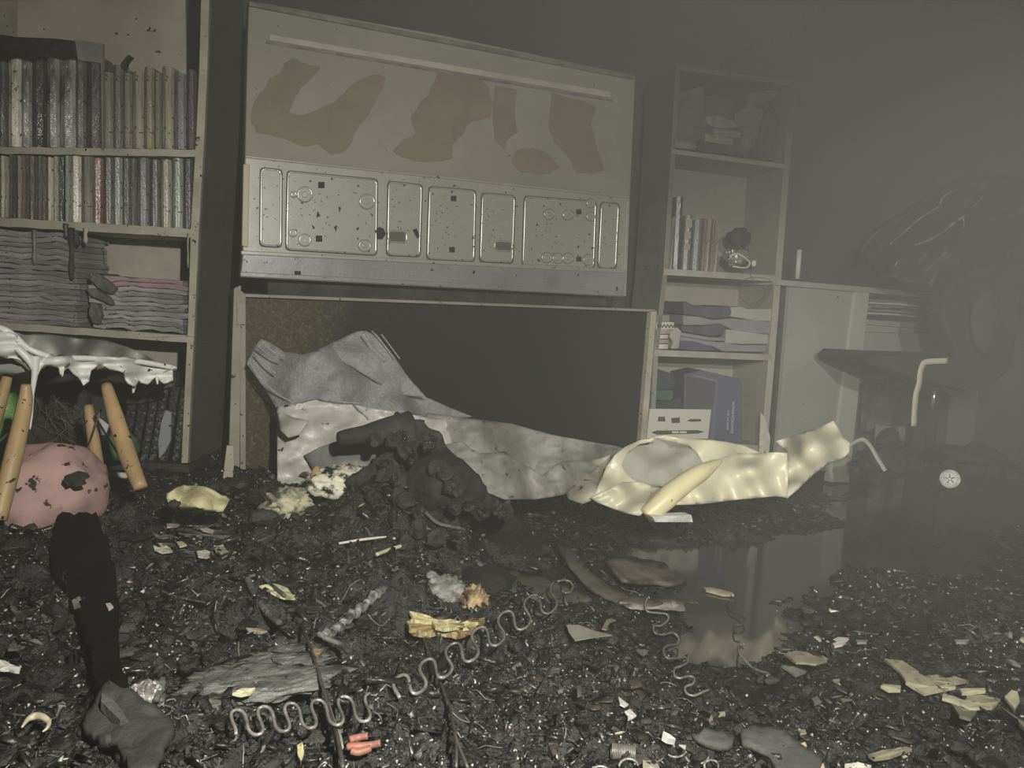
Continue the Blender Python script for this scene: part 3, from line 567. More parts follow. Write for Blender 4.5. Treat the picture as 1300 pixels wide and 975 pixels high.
mk('sheet_body', cloth([(331, 430), (345, 436), (362, 447), (385, 450), (402, 446), (456, 421), (466, 420), (541, 504), (570, 517), (600, 529), (575, 531), (520, 528), (470, 522), (430, 512), (400, 506), (372, 514), (352, 520), (338, 496), (322, 474), (313, 462), (320, 446)],
    [(331, 430, 2.14), (320, 460, 2.1), (460, 420, 2.26), (540, 505, 2.3), (600, 530, 2.34), (400, 480, 2.05), (400, 510, 2.02), (500, 525, 2.14)], 5, wr1), clear, ps, smooth=True, solid=.002)
mk('upper_fold', cloth([(404, 444), (452, 421), (460, 420), (478, 424), (500, 452), (520, 482), (541, 505), (500, 500), (470, 480), (440, 462)], [(452, 421, 2.2), (540, 505, 2.24), (440, 462, 2.13)], 5, lambda x, y: .012 * mnoise.noise(Vector((x * .06, y * .03, 3)))), clear2, ps, smooth=True, solid=.002)
for a in ([(460, 424), (468, 436), (478, 448), (490, 458)], [(472, 420), (486, 436), (500, 456)], [(484, 424), (496, 440), (508, 456)], [(318, 462), (334, 484), (352, 500), (376, 514)], [(332, 432), (346, 446), (362, 452)], [(326, 438), (340, 450), (356, 458)], [(324, 448), (336, 462), (350, 474)], [(376, 512), (400, 506), (432, 510), (460, 512)], [(430, 500), (452, 516), (468, 532)]):
    mk('crease', tube(smoothpath([P(x, y, 2.03 if y > 500 or x < 380 else 2.17) for x, y in a], 4), .0022 if a[0] != (460, 424) else .0075, 6), clear2, ps, smooth=True)
sh = empty('white_sheet', P(450, 590, 2.0), 'crumpled off-white padded sheet under the clear polythene', 'sheet')
def wr2(x, y): return .009 * (1 - 2 * abs(mnoise.noise(Vector((x * .07 - y * .05, y * .12, 27))))) + .03 * mnoise.noise(Vector((x * .02, y * .03, 11))) + .012 * (1 - 2 * abs(mnoise.noise(Vector((x * .03 + y * .03, y * .07, 17)))))
mk('left_fall', cloth([(352, 516), (378, 512), (402, 507), (440, 511), (470, 518), (520, 526), (560, 532), (600, 534), (600, 604), (480, 618), (352, 616)],
    [(352, 520, 2.03), (350, 600, 1.98), (440, 512, 2.03), (430, 560, 1.99), (500, 530, 2.06), (600, 540, 2.14), (600, 600, 2.0)], 5, wr2), wad, sh, smooth=True, solid=.004)
mk('mid_fall', cloth([(540, 524), (600, 532), (650, 538), (700, 552), (745, 560), (780, 566), (800, 572), (780, 590), (740, 600), (700, 612), (650, 608), (600, 600), (540, 590)],
    [(540, 540, 2.12), (700, 556, 2.26), (790, 570, 2.34), (600, 600, 2.05), (700, 612, 2.2)], 5, wr2), wadg, sh, smooth=True, solid=.004)
mk('low_fold', cloth([(560, 566), (585, 560), (606, 576), (640, 574), (662, 588), (690, 604), (702, 592), (716, 586), (740, 585), (760, 592), (738, 610), (716, 628), (680, 634), (640, 634), (610, 622), (580, 600)],
    [(560, 570, 2.0), (690, 604, 2.12), (740, 590, 2.2), (640, 632, 2.0)], 5, lambda x, y: wr2(x, y) * .9 + .02 * math.sin(x * .05)), wadg, sh, smooth=True, solid=.006)
mk('grey_flap', cloth([(386, 578), (410, 566), (440, 556), (480, 552), (520, 560), (540, 600), (470, 610), (400, 600)], [(400, 580, 1.97), (520, 570, 1.97)], 6, wr1), mat('grey_flap', (.20, .20, .185), .5, (.13, .13, .12), 6, bump=.2), sh, smooth=True, solid=.004)
mk('torn_flap', cloth([(352, 520), (372, 530), (392, 534), (380, 552), (366, 556), (356, 546)], [(352, 520, 1.99), (372, 552, 1.93)], 4), mat('torn_flap', (.44, .43, .37), .45), sh, smooth=True, solid=.003)

# ------------------------------------------------------------------ beige vinyl sheet
vin = mat('beige_vinyl', (.62, .585, .42), .42, (.50, .47, .335), 6, (.3, .7), speck=.13, ss=26, bump=.35, bs=22, bdist=.006, coat=.15)
vinin = mat('vinyl_backing', (.36, .35, .28), .7, (.28, .27, .215), 8, speck=.12, ss=30, bump=.2)
vy = mat('yellow_vinyl_edge', (.66, .60, .35), .4, (.57, .52, .31), 9, speck=.1)
vs = empty('vinyl_sheet', P(900, 660, 2.3), 'large crumpled beige vinyl sheet lying before the right bookcase', 'vinyl sheet')
def wr3(x, y): return .012 * mnoise.noise(Vector((x * .03, y * .04, 23)))
mk('left_flap', cloth([(713, 596), (725, 588), (745, 585), (762, 582), (775, 577), (772, 590), (764, 604), (758, 622), (754, 634), (740, 640), (722, 634), (714, 616)], [(713, 600, 2.20), (775, 580, 2.32), (750, 635, 2.1)], 4, wr3), mat('sooty_vinyl', (.42, .39, .28), .5, (.2, .185, .14), 16, (.35, .7), speck=.35, ss=35), vs, smooth=True, solid=.003)
mk('inner_face', cloth([(776, 590), (790, 572), (810, 560), (830, 555), (844, 562), (850, 566), (870, 566), (882, 572), (890, 585), (895, 592), (870, 606), (842, 618), (815, 616), (800, 608), (786, 598)], [(780, 590, 2.28), (840, 560, 2.36), (890, 588, 2.3), (840, 615, 2.26)], 4, wr3), vinin, vs, smooth=True, solid=.003)
mk('dome_rim', cloth([(830, 555), (812, 559), (794, 567), (780, 578), (770, 592), (764, 606), (756, 624), (750, 632), (768, 630), (780, 626), (792, 618), (806, 612), (816, 616), (800, 606), (792, 596), (790, 588), (798, 574), (812, 564), (832, 560)], [(770, 592, 2.2), (830, 557, 2.3), (760, 625, 2.1), (806, 612, 2.2)], 3.5, wr3), vin, vs, smooth=True, solid=.003)
mk('front_fold', cloth([(750, 632), (768, 624), (790, 612), (812, 612), (828, 617), (842, 620), (838, 632), (822, 646), (812, 655), (796, 652), (776, 645), (758, 638)], [(750, 632, 2.08), (812, 612, 2.2), (812, 654, 2.02), (780, 625, 2.08)], 4, lambda x, y: .022 * mnoise.noise(Vector((x * .05, y * .07, 3)))), vin, vs, smooth=True, solid=.003)
mk('back_fold', cloth([(828, 555), (845, 552), (862, 556), (895, 558), (922, 561), (945, 566), (966, 575), (930, 582), (905, 585), (893, 590), (885, 576), (875, 566), (850, 560)], [(840, 556, 2.36), (966, 575, 2.4), (895, 588, 2.3)], 4, wr3), vin, vs, smooth=True, solid=.003)
roll = [(820, 655, 2.02), (838, 640, 2.03), (858, 622, 2.05), (880, 606, 2.08), (900, 594, 2.12), (914, 586, 2.16)]
ps_ = smoothpath([P(*p) for p in roll], 5)
mk('rolled_edge', tube(ps_, np.interp(np.linspace(0, 1, len(ps_)), [0, .3, .7, 1], [.022, .03, .024, .006]), 14), vy, vs, smooth=True)
mk('right_body', cloth([(893, 592), (915, 582), (935, 575), (960, 576), (985, 574), (999, 575), (1001, 600), (999, 632), (985, 630), (962, 632), (930, 635), (900, 639), (872, 641), (850, 641), (868, 628), (886, 612)], [(893, 592, 2.14), (870, 640, 2.05), (950, 576, 2.3), (950, 600, 2.16), (940, 634, 2.18), (998, 600, 2.24)], 4, lambda x, y: .020 * math.sin(x * .16 - y * .06) * max(0, (y - 585) / 50) + wr3(x, y)), vin, vs, smooth=True, solid=.003)
mk('cone_end', cloth([(985, 560), (1010, 552), (1035, 545), (1058, 534), (1066, 546), (1070, 556), (1079, 562), (1078, 575), (1070, 582), (1050, 590), (1033, 602), (1012, 622), (999, 633), (1000, 590), (998, 574)], [(985, 562, 2.4), (1000, 600, 2.24), (1058, 536, 2.42), (1078, 570, 2.34), (1035, 575, 2.2), (1010, 622, 2.3)], 4, lambda x, y: wr3(x, y) + .02 * abs(mnoise.noise(Vector((x * .04 + y * .02, y * .02 - x * .01, 3))))), vin, vs, smooth=True, solid=.003)
mk('chrome_strip', pprism(Plane(P(850, 660, 2.0), 0), [(828, 656), (878, 654), (880, 663), (832, 663)], 0, .03), mat('painted_shine', (.68, .68, .66), .3, (.4, .4, .39), 30), label='short bright metal strip on the ground under the vinyl sheet', cat='strip', bevel=.001)  # the chrome's bright reflection is painted as a whitish diffuse colour
# ------------------------------------------------------------------ right bookcase
b2 = empty('bookcase', B2P.pt(905, 590, -.1), 'tall cream bookcase between the television and the desk', 'bookcase')
sidem = mat('bookcase_side', (.27, .26, .215), .6, (.14, .135, .115), 3, (.35, .65), speck=.2, bump=.1, sootz=(1.0, 1.9, .8))
creams = mat('sooted_cream_board', (.42, .40, .32), .6, (.26, .25, .2), 6, (.35, .7), speck=.25, ss=45, bump=.2, sootz=(1.05, 1.85, .85))
inner = mat('bookcase_inner', (.40, .38, .31), .6, (.31, .295, .24), 3, speck=.1, sootz=(.95, 1.75, .9))
BL = [(858, 82), (852, 190), (842, 345), (830, 447), (822, 605)]      # left upright, outer edge
BR = [(1013, 104), (1003, 210), (992, 352), (984, 452), (971, 605)]   # right upright, outer edge
BD2 = .27
mk('side_panel', pprism(B2P, BL + [(x + 6, y) for x, y in BL[::-1]], 0, BD2), sidem, b2, bevel=.001)
rj = []
for i in range(len(BR) - 1):
    for t in range(5): rj.append((lerp(BR[i][0], BR[i + 1][0], t / 5) + mnoise.noise(Vector((i * 5 + t, 3, 0))) * 1.2, lerp(BR[i][1], BR[i + 1][1], t / 5)))
rj.append(BR[-1])
mk('side_panel', pprism(B2P, [(x - 8, y) for x, y in rj] + rj[::-1], 0, BD2), inner, b2, bevel=.001)
mk('back_panel', pprism(B2P, [(858, 84), (1010, 104), (968, 605), (820, 605)], -BD2, .006), inner, b2)
for (xa, ya, xb, yb, t) in [(858, 82, 1013, 104, 6), (853, 189, 1001, 209, 6), (843, 341, 990, 350, 8), (831, 444, 980, 450, 8), (822, 556, 974, 566, 8)]:
    mk('shelf', pbox(B2P, [(xa, ya), (xb, yb), (xb, yb + t), (xa, ya + t)], .001, BD2 - .004), creams, b2, bevel=.001)
# torn label paper on the right edge
mk('torn_strip', pprism(B2P, [(966, 524), (971, 530), (978, 556), (976, 578), (970, 572), (968, 590), (963, 588)], .02, .004), whitepap, label='white torn strip hanging at the lower right edge of the right bookcase', cat='strip')
# top compartment: tumbled papers, boxes
TOPS = [([(858, 178), (884, 182), (884, 190), (858, 187)], creams, 'thin pale pad at the left end of the top shelf', 'pad', .02), ([(896, 148), (910, 146), (935, 154), (936, 162), (914, 163), (898, 158)], mat('sooty_parcel', (.22, .195, .145), .7, (.12, .105, .08), 20), 'pale folded parcel on top of the tumbled pile, right bookcase', 'parcel', -.02),
        ([(905, 163), (930, 165), (942, 168), (940, 175), (918, 174), (905, 170)], mat('sooty_grey_parcel', (.13, .125, .115), .7), 'middle grey parcel in the tumbled pile, right bookcase', 'parcel', -.025), ([(895, 169), (912, 171), (932, 176), (930, 184), (908, 182), (895, 178)], mat('sooty_parcel'), 'lowest pale parcel in the tumbled pile, right bookcase', 'parcel', -.015),
        ([(934, 142), (952, 135), (972, 138), (966, 156), (958, 182), (950, 192), (940, 184), (946, 166), (932, 158)], mat('brown_card', (.11, .092, .08), .7, (.07, .06, .055), 20), 'brown leaning carton on the top shelf, right bookcase', 'carton', -.03),
        ([(952, 118), (975, 114), (990, 116), (985, 126), (962, 132), (948, 140)], mat('brown_card'), 'flat grey-brown board balanced above the leaning carton', 'board', -.05),
        ([(884, 186), (896, 172), (912, 182), (935, 184), (950, 190), (950, 199), (886, 191)], charmatte, 'black charred heap under the tumbled parcels', 'heap', -.03), ([(966, 150), (985, 132), (996, 150), (992, 204), (966, 202)], charmatte, 'dark burnt box standing at the right end of the top shelf', 'box', -.06),
        ([(858, 118), (895, 108), (896, 170), (884, 184), (856, 180)], mat('sooty_brown_box', (.10, .085, .075), .7, (.06, .055, .05), 12), 'dark brown box at the left end of the top shelf', 'box', -.1)]
for poly, m, l, c, off in TOPS: mk({'pad': 'paper_pad', 'parcel': 'paper_parcel', 'carton': 'open_carton', 'board': 'flat_board', 'heap': 'charred_heap', 'box': 'burnt_box'}[c], pprism(B2P, poly, off, .11), m, label=l, cat=c, bevel=.003)
# books on the middle shelf
row3 = [(843, 853, 274, 'olive', 'dull olive book with pale label'), (854, 857, 275, 'silver', 'thin silver-grey case'), (857, 868, 250, 'black', 'tall black file'), (869, 880, 273, 'grey', 'dark book with pale spine marks'), (881, 892, 279, 'lav', 'greyish book with curved top'), (893, 898, 277, 'brown', 'thin brown booklet'), (899, 903, 279, 'cream', 'thin cream booklet'), (904, 909, 278, 'brown', 'thin reddish-brown booklet'), (910, 913, 290, 'cream', 'thinnest cream booklet')]
for i, (x0, x1, yt, c, d) in enumerate(row3):
    yb = 342 + (x0 - 843) * .06
    o = book(B2P, x0 - 4, x1 - 4, yt, yb, yb + .5, K[c], f'{d}, {ORD[i]} from the left, middle shelf of right bookcase', 'book', 'books on the middle shelf of the right bookcase', off=-.02, lean=(342 - yt) * .09 if False else 5, page=greypap)
    if i in (0, 3):
        for k in ((0,) if i == 0 else (0, 1, 2)): mk('spine_label', pbox(B2P, rect(x0 + 1.5 - k * 1.2, 278 + k * 16, x1 - 1.5 - k * 1.2, 289 + k * 14), -.013, .004), tanpap, o)
# silvery crumpled ornament with loose cable
orn = mk('foil_ornament', blob(B2P.pt(936, 327, -.05), (.055, .03, .038), 4, .35, 2.6, 13, jag=.3), mat('crumpled_foil', (.5, .49, .42), .22, (.10, .10, .09), 26, (.4, .6), metal=.5, bump=.6, bs=30), label='shiny crumpled foil ornament on the middle shelf of the right bookcase', cat='ornament', smooth=True)
mk('charred_top', blob(B2P.pt(938, 302, -.06), (.05, .035, .035), 3, .35, 3, 4, jag=.3), charmatte, orn, smooth=True)
mk('foil_ribbon', tube(smoothpath([B2P.pt(*p, -.01) for p in [(926, 326), (934, 322), (944, 326), (952, 334), (946, 340), (930, 338)]], 5), .0035, 8), whitepap, orn, smooth=True)
mk('foil_tip', blob(B2P.pt(957, 335, -.01), (.012, .008, .016), 2, .4, 3, 2), whitepap, orn, smooth=True)
mk('thin_cable', tube(smoothpath([B2P.pt(*p, .004) for p in [(954, 340), (953, 350), (960, 360), (972, 368), (968, 378), (956, 386), (944, 382), (938, 368), (944, 356), (958, 352), (978, 356), (976, 372), (960, 390), (948, 386)]], 5), .0011, 6), rust, label='thin looped cable hanging below the foil ornament', cat='cable', smooth=True)
# folded clothes on the fourth shelf
navy = mat('navy_cloth', (.085, .088, .115), .9, (.06, .06, .085), 12, bump=.3, sheen=.2)
greyc = mat('grey_cloth', (.27, .265, .27), .9, (.22, .215, .22), 8, bump=.3)
lightc = mat('light_cloth', (.40, .385, .35), .9, (.34, .33, .30), 8, bump=.3, speck=.1)
def garment(poly, m, l, off=-.01, dep=.2, extra=None):
    o = mk('folded_garment', pprism(B2P, poly, off, dep), m, label=l, cat='clothing', group='folded clothes in the right bookcase', bevel=.006, seg=3)
    return o
garment([(867, 384), (872, 383), (882, 388), (905, 389), (926, 388), (930, 396), (926, 403), (906, 405), (890, 402), (868, 399)], navy, 'navy folded garment, topmost left on the clothes shelf')
garment([(928, 390), (940, 389), (950, 392), (982, 392), (982, 408), (960, 408), (940, 404), (927, 402)], lightc, 'pale folded garment, topmost right on the clothes shelf')
garment([(867, 400), (888, 402), (906, 406), (930, 404), (980, 409), (978, 424), (945, 423), (930, 419), (914, 411), (892, 413), (868, 413)], greyc, 'grey folded garment under the topmost navy and pale garments')
garment([(866, 413), (890, 414), (912, 410), (922, 414), (918, 426), (900, 427), (866, 421)], navy, 'navy folded garment in the middle of the left clothes pile')
garment([(922, 418), (934, 419), (976, 425), (976, 437), (940, 437), (921, 436)], lightc, 'pale folded garment in the middle of the right clothes pile')
garment([(866, 422), (900, 428), (922, 429), (922, 433), (900, 433), (864, 427)], greyc, 'thin grey garment between the lower navy garments', .0)
garment([(864, 427), (900, 433), (921, 435), (940, 438), (975, 438), (972, 447), (918, 446), (905, 440), (880, 436), (864, 433)], greyc, 'grey folded garment near the bottom of the clothes pile')
garment([(861, 433), (880, 433), (904, 440), (912, 445), (882, 446), (861, 443)], mat('navy_blue_cloth', (.075, .078, .13), .9), 'dark blue folded garment, bottom left on the clothes shelf', .004)
garment([(853, 420), (860, 415), (866, 421), (864, 432), (862, 443), (852, 443), (855, 434), (850, 428)], lightc, 'pale rolled cloth beside the bottom of the navy pile', .006, .08)
# small stacked boxes and cards at the left of the fourth shelf
for k, (q, m, l, n) in enumerate([(rect(834, 400, 850, 409), greyc, 'small grey box topmost at the left of the clothes shelf', 'small_box'), (rect(833, 409, 856, 418), whitepap, 'zigzag-patterned box under the small grey box', 'patterned_box'),
        (rect(833, 418, 852, 424), tanpap, 'cream card pack under the zigzag box', 'card_pack'), (rect(833, 425, 848, 430), whitepap, 'second cream card pack under the zigzag box', 'card_pack'), (rect(832, 431, 849, 436), tanpap, 'third cream card pack under the zigzag box', 'card_pack'), (rect(832, 437, 848, 443), whitepap, 'lowest cream card pack at the left of the clothes shelf', 'card_pack')]):
    o = mk(n, pbox(B2P, q, .0, .12), m, label=l, cat='box' if k < 2 else 'cards', bevel=.001)
    if k == 1:
        for j in range(5):
            x = 834.5 + j * 4.4
            mk('zigzag_mark', pprism(B2P, [(x, 411), (x + 2.2, 414.5), (x + 4.4, 411), (x + 4.4, 413), (x + 2.2, 416.8), (x, 413)], .0012, .0015), blk, o)
# bottom compartment
garment([(825, 471), (840, 470), (856, 475), (858, 486), (855, 494), (840, 495), (826, 495)], mat('green_navy_cloth', (.04, .055, .06), .9), 'very dark folded garment above the green one', -.02)
garment([(825, 496), (854, 495), (856, 502), (852, 509), (826, 508)], mat('green_cloth', (.05, .115, .085), .9, bump=.3), 'dark green folded garment on the bottom shelf', -.02)
garment([(824, 509), (852, 509), (866, 504), (872, 500), (905, 500), (906, 522), (824, 521)], mat('black_cloth', (.045, .045, .05), .9), 'black folded garment beneath the green one', -.03)
nb = mk('navy_file_box', pprism(B2P, [(869, 475), (891, 470), (940, 481), (942, 492), (942, 562), (900, 562), (902, 522), (868, 520)], -.008, .13), mat('navy_card', (.105, .11, .17), .55, (.09, .092, .13), 5, speck=.08), label='navy blue box file with small pale lettering on the bottom shelf', cat='box', bevel=.003)
mk('fold_seam', pprism(B2P, [(880, 476), (910, 483), (910, 484), (880, 477)], -.007, .002), greyc, nb)
mk('side_face', pprism(B2P, [(872, 478), (909, 485), (904, 522), (870, 518)], -.0068, .002), mat('dark_navy_card', (.075, .075, .095), .7), nb, label='darker left face')
mk('side_ridge', pprism(B2P, [(909, 485), (912, 484), (906, 562), (902, 562)], -.0068, .0025), mat('navy_ridge', (.13, .135, .2), .5), nb)
wl = mat('pale_print', (.62, .62, .64), .7)
for x, y0, y1, s, body in [(931, 510, 550, .0165, 'NOTION WORLDWIDE'), (924.5, 520, 546, .011, 'TIME THE SERIES')]:
    cu = bpy.data.curves.new('lettering', 'FONT'); cu.body = body; cu.size = s; cu.extrude = .0003; cu.align_x = 'LEFT'; cu.align_y = 'CENTER'
    o = bpy.data.objects.new('lettering', cu); COL.objects.link(o); cu.materials.append(wl); o.parent = nb
    p0, p1 = B2P.pt(x, y0, -.0055), B2P.pt(x - (y1 - y0) * .05, y1, -.0055); ax = (p1 - p0).normalized(); zz = B2P.n; yy = zz.cross(ax).normalized(); zz = ax.cross(yy)
    M = Matrix((ax, yy, zz)).transposed()
    o.rotation_euler = M.to_euler(); o.location = p0 - nb.location
    bpy.context.view_layer.update(); L0 = o.dimensions.x
    if L0 > 0: o.scale = ((p1 - p0).length / L0, 1, 1)
    tm = bpy.data.meshes.new_from_object(o); to_ = bpy.data.objects.new('lettering', tm); COL.objects.link(to_); to_.parent = nb
    to_.rotation_euler = o.rotation_euler; to_.location = o.location; to_.scale = o.scale; bpy.data.objects.remove(o)
card = mk('stationery_card', pprism(B2P, [(825, 519), (903, 520), (899, 557), (821, 557)], .012, .012), mat('card_white', (.60, .58, .49), .6, speck=.1), label='white card with dark pen and nib pictures before the navy box', cat='card', bevel=.001)
for poly in ([(836, 529), (844, 529), (845, 535), (835, 535)], [(852, 531), (863, 530), (863, 537), (853, 537)], [(872, 534), (877, 532), (890, 532), (890, 535), (877, 535.5)], [(827, 549), (834, 546.5), (851, 546.5), (885, 546), (895, 548), (886, 550.5), (850, 551.5), (834, 552)]):
    mk('print_mark', pprism(B2P, poly, .0128, .0015), mat('print_grey', (.07, .065, .06), .6), card)
for x in (853, 863): mk('print_mark', pprism(B2P, rect(x, 547.5, x + 9, 550), .0132, .0012), whitepap, card)

# ------------------------------------------------------------------ desk
dk = empty('desk', DESKP.pt(1080, 610, -.3), 'white-grey desk with side cupboard and open shelves at the right', 'desk')
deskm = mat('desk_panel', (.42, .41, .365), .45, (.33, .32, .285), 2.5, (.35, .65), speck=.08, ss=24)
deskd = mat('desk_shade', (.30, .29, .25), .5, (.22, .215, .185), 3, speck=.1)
mk('desk_top', pbox(DESKP, [(988, 355), (1203, 373), (1203, 380), (988, 362)], .02, .5), deskm, dk, bevel=.002)
mk('cupboard_door', pprism(DESKP, [(1003, 363), (1083, 369), (1060, 600), (985, 590)], .0, .02), deskm, dk, bevel=.001)
mk('side_panel', pprism(DESKP, [(994, 361), (1000, 362), (984, 596), (976, 595)], -.02, .4), mat('desk_gap', (.05, .05, .045), .6), dk)
mk('groove', pprism(DESKP, [(1083, 369), (1087, 369), (1063, 602), (1060, 601)], -.012, .02), mat('groove_grey', (.16, .155, .13), .6), dk)
mk('front_post', pprism(DESKP, [(1087, 367), (1104, 369), (1078, 612), (1054, 612)], .012, .035), mat('post_white', (.50, .49, .43), .45, speck=.06), dk, bevel=.001)
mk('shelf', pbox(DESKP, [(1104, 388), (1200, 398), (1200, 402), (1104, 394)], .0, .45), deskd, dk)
mk('shelf', pbox(DESKP, [(1103, 406), (1196, 412), (1196, 419), (1102, 412)], .0, .45), deskm, dk)
mk('drawer_front', pbox(DESKP, [(1101, 417), (1194, 426), (1200, 466), (1093, 486)], -.03, .02), deskm, dk, bevel=.001)
mk('drawer_front', pbox(DESKP, [(1101, 412), (1160, 417), (1160, 424), (1101, 421)], -.015, .02), deskm, dk, bevel=.001)
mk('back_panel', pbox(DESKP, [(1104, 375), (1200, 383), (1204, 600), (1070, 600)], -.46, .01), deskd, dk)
mk('side_panel', pbox(DESKP, [(1202, 500), (1206, 500), (1198, 585), (1194, 585)], -.02, .3), mat('desk_gap', (.05, .05, .045)), dk)
mk('lower_board', pprism(DESKP, [(1116, 540), (1200, 545), (1197, 600), (1112, 600)], -.2, .02), deskm, dk)
mk('inner_panel', pprism(DESKP, [(1100, 486), (1142, 486), (1138, 545), (1096, 548)], -.3, .02), mat('stained_panel', (.26, .24, .20), .6, (.10, .09, .08), 9, (.4, .6)), dk)
mk('inner_strip', pprism(DESKP, [(1150, 486), (1154, 486), (1146, 548), (1142, 548)], -.28, .01), blk, dk)
for k in range(6):
    x0 = 1106 + random.uniform(-2, 3); y = 380 + k * 3.3
    mk('paper_sheet', pprism(DESKP, [(x0, y), (1140, y + 1 + random.random()), (1196 - k * 2, y + 7 + random.random() * 2), (1196 - k * 2, y + 9), (1140, y + 4), (x0, y + 2.3)], -.01 * (k % 3), .3), [greypap, whitepap, greypap, tanpap][k % 4], label=f'{["grey", "whitish", "dull grey", "beige", "greyish", "off-white"][k]} paper wad, {ORD[k]} from the top under the desk top', cat='paper', group='papers under the desk top')
mk('candle', tube([DESKP.pt(1012, 354, -.04), DESKP.pt(1015, 317, -.04)], .0105, 12), mat('candle_white', (.60, .60, .55), .5), label='white candle standing on the left end of the desk', cat='candle', smooth=True)

# white board leaning in the right corner
mk('wall_board', pprism(Plane((0, 2.84, 0), 0), [(1196, 434), (1420, 452), (1420, 640), (1196, 620)], 0, .02), mat('dull_white_board', (.36, .355, .32), .6, (.28, .275, .25), 3, (.35, .65)), label='pale board on the lower wall behind the office chair', cat='board')
mk('board_edge_strip', pprism(Plane((0, 2.80, 0), 0), [(1282, 436), (1420, 446), (1420, 449), (1282, 439)], 0, .02), creamd, label='thin pale strip along the top of the pale board', cat='strip')

# ------------------------------------------------------------------ office chair
CP = Plane(P(1200, 500, 3.0), -20)
oc = empty('office_chair', CP.pt(1185, 600), 'melted black office chair before the desk', 'chair')
fab = mat('sooty_black_seat', (.022, .022, .02), .85, (.014, .014, .013), 8, bump=.3, bs=20)
mk('seat', pprism(CP, [(1101, 455), (1108, 450), (1130, 451), (1170, 453), (1210, 454), (1250, 455), (1285, 452), (1280, 470), (1266, 483), (1248, 490), (1226, 496), (1206, 492), (1190, 489), (1168, 484), (1140, 474), (1112, 467), (1102, 462)], .10, .36), fab, oc, bevel=.018, seg=3)
backm = mat('backrest_black', (.022, .022, .02), .85, (.014, .014, .013), 6, bump=.2)
mk('backrest', pprism(CP, [(1200, 372), (1216, 352), (1246, 338), (1290, 330), (1330, 340), (1330, 380), (1300, 400), (1290, 440), (1284, 470), (1266, 484), (1240, 478), (1216, 452), (1202, 424), (1195, 398)], .06, .10), backm, oc, bevel=.03, seg=4)
mk('back_pad', blob(CP.pt(1253, 410, .07), (.088, .035, .13), 4, .06, 1.5, 3, Matrix.Rotation(math.radians(-18), 3, 'Y')), mat('pad_grey', (.045, .045, .038), .8, (.03, .03, .026), 5), oc, smooth=True)
mk('melted_drip', pprism(CP, [(1196, 488), (1214, 492), (1228, 494), (1226, 502), (1216, 498), (1210, 505), (1203, 499)], .06, .03), fab, oc, bevel=.003)
mk('gas_rod', tube([CP.pt(1188, 489, -.04), CP.pt(1183, 522, -.04)], .0075, 12), mat('chrome', (.7, .7, .68), .2, metal=.9), oc, smooth=True)
mk('gas_cylinder', tube([CP.pt(1184, 519, -.04), CP.pt(1177, 575, -.04)], .025, 16), fab, oc, smooth=True)
mk('cylinder_cover', pbox(CP, [(1160, 540), (1176, 540), (1172, 580), (1156, 580)], -.02, .05), fab, oc, bevel=.004)
hub = CP.pt(1176, 578, -.04)
for k, (px, py, z) in enumerate([(1115, 596, 2.95), (1207, 590, 2.72), (1262, 588, 3.0), (1150, 570, 3.3), (1222, 572, 3.3)]):
    e = P(px, py, z)
    lg = mk('leg', tube(smoothpath([hub, hub.lerp(e, .5) + Vector((0, 0, .012)), e], 4), np.linspace(.03, .02, 9), 10), fab, oc, smooth=True)
    c = e - Vector((0, 0, .035)); ax = Vector((math.sin(math.radians(20)), -math.cos(math.radians(20)), 0))
    mk('caster', tube([c - ax * .022, c - ax * .02, c + ax * .02, c + ax * .022], [.024, .032, .032, .024], 16), fab, lg, smooth=True)
cw = P(1206, 608, 2.66)
to = (CAMPOS - cw).normalized()
cst = mk('caster', tube([cw - to * .04, cw - to * .038, cw, cw + to * .003], [.034, .037, .037, .033], 24), fab, oc, smooth=True)
mk('caster_face', tube([cw + to * .003, cw + to * .006, cw + to * .009], [.033, .031, .012], 24), mat('caster_white', (.66, .65, .58), .5, (.4, .39, .34), 60), cst, smooth=True, label='white caster face')
for a in range(5):
    r = Matrix.Rotation(a * 2 * math.pi / 5, 3, to) @ to.orthogonal().normalized()
    mk('caster_rib', tube([cw + to * .0085 + r * .004, cw + to * .0085 + r * .016], .0018, 5), rust, cst, smooth=True)
stp = [CP.pt(*p, .125) for p in [(1203, 458), (1180, 459), (1172, 462), (1168, 474), (1167, 486), (1163, 500), (1161, 520), (1160, 541)]]
def ribbon(name, pts, w, nrm, m, **k):
    pts = smoothpath(pts, 4); V = []
    for i, p in enumerate(pts):
        t = (pts[min(i + 1, len(pts) - 1)] - pts[max(i - 1, 0)]).normalized(); s = t.cross(nrm).normalized() * w / 2
        V += [p - s, p + s]
    return mk(name, (V, [(2 * i, 2 * i + 1, 2 * i + 3, 2 * i + 2) for i in range(len(pts) - 1)]), m, solid=.003, smooth=True, **k)
ribbon('webbing_strap', stp, .021, CP.n, mat('webbing', (.50, .49, .34), .8, bump=.3), label='pale webbing strap hanging from the office chair seat', cat='strap')
ribbon('webbing_strap', [P(*p) for p in [(1078, 566, 2.7), (1094, 558, 2.72), (1104, 565, 2.7), (1114, 582, 2.68), (1124, 598, 2.66)]], .014, CP.n, mat('grey_webbing', (.34, .335, .30), .8), label='grey curved strap beside the foot of the desk post', cat='strap')
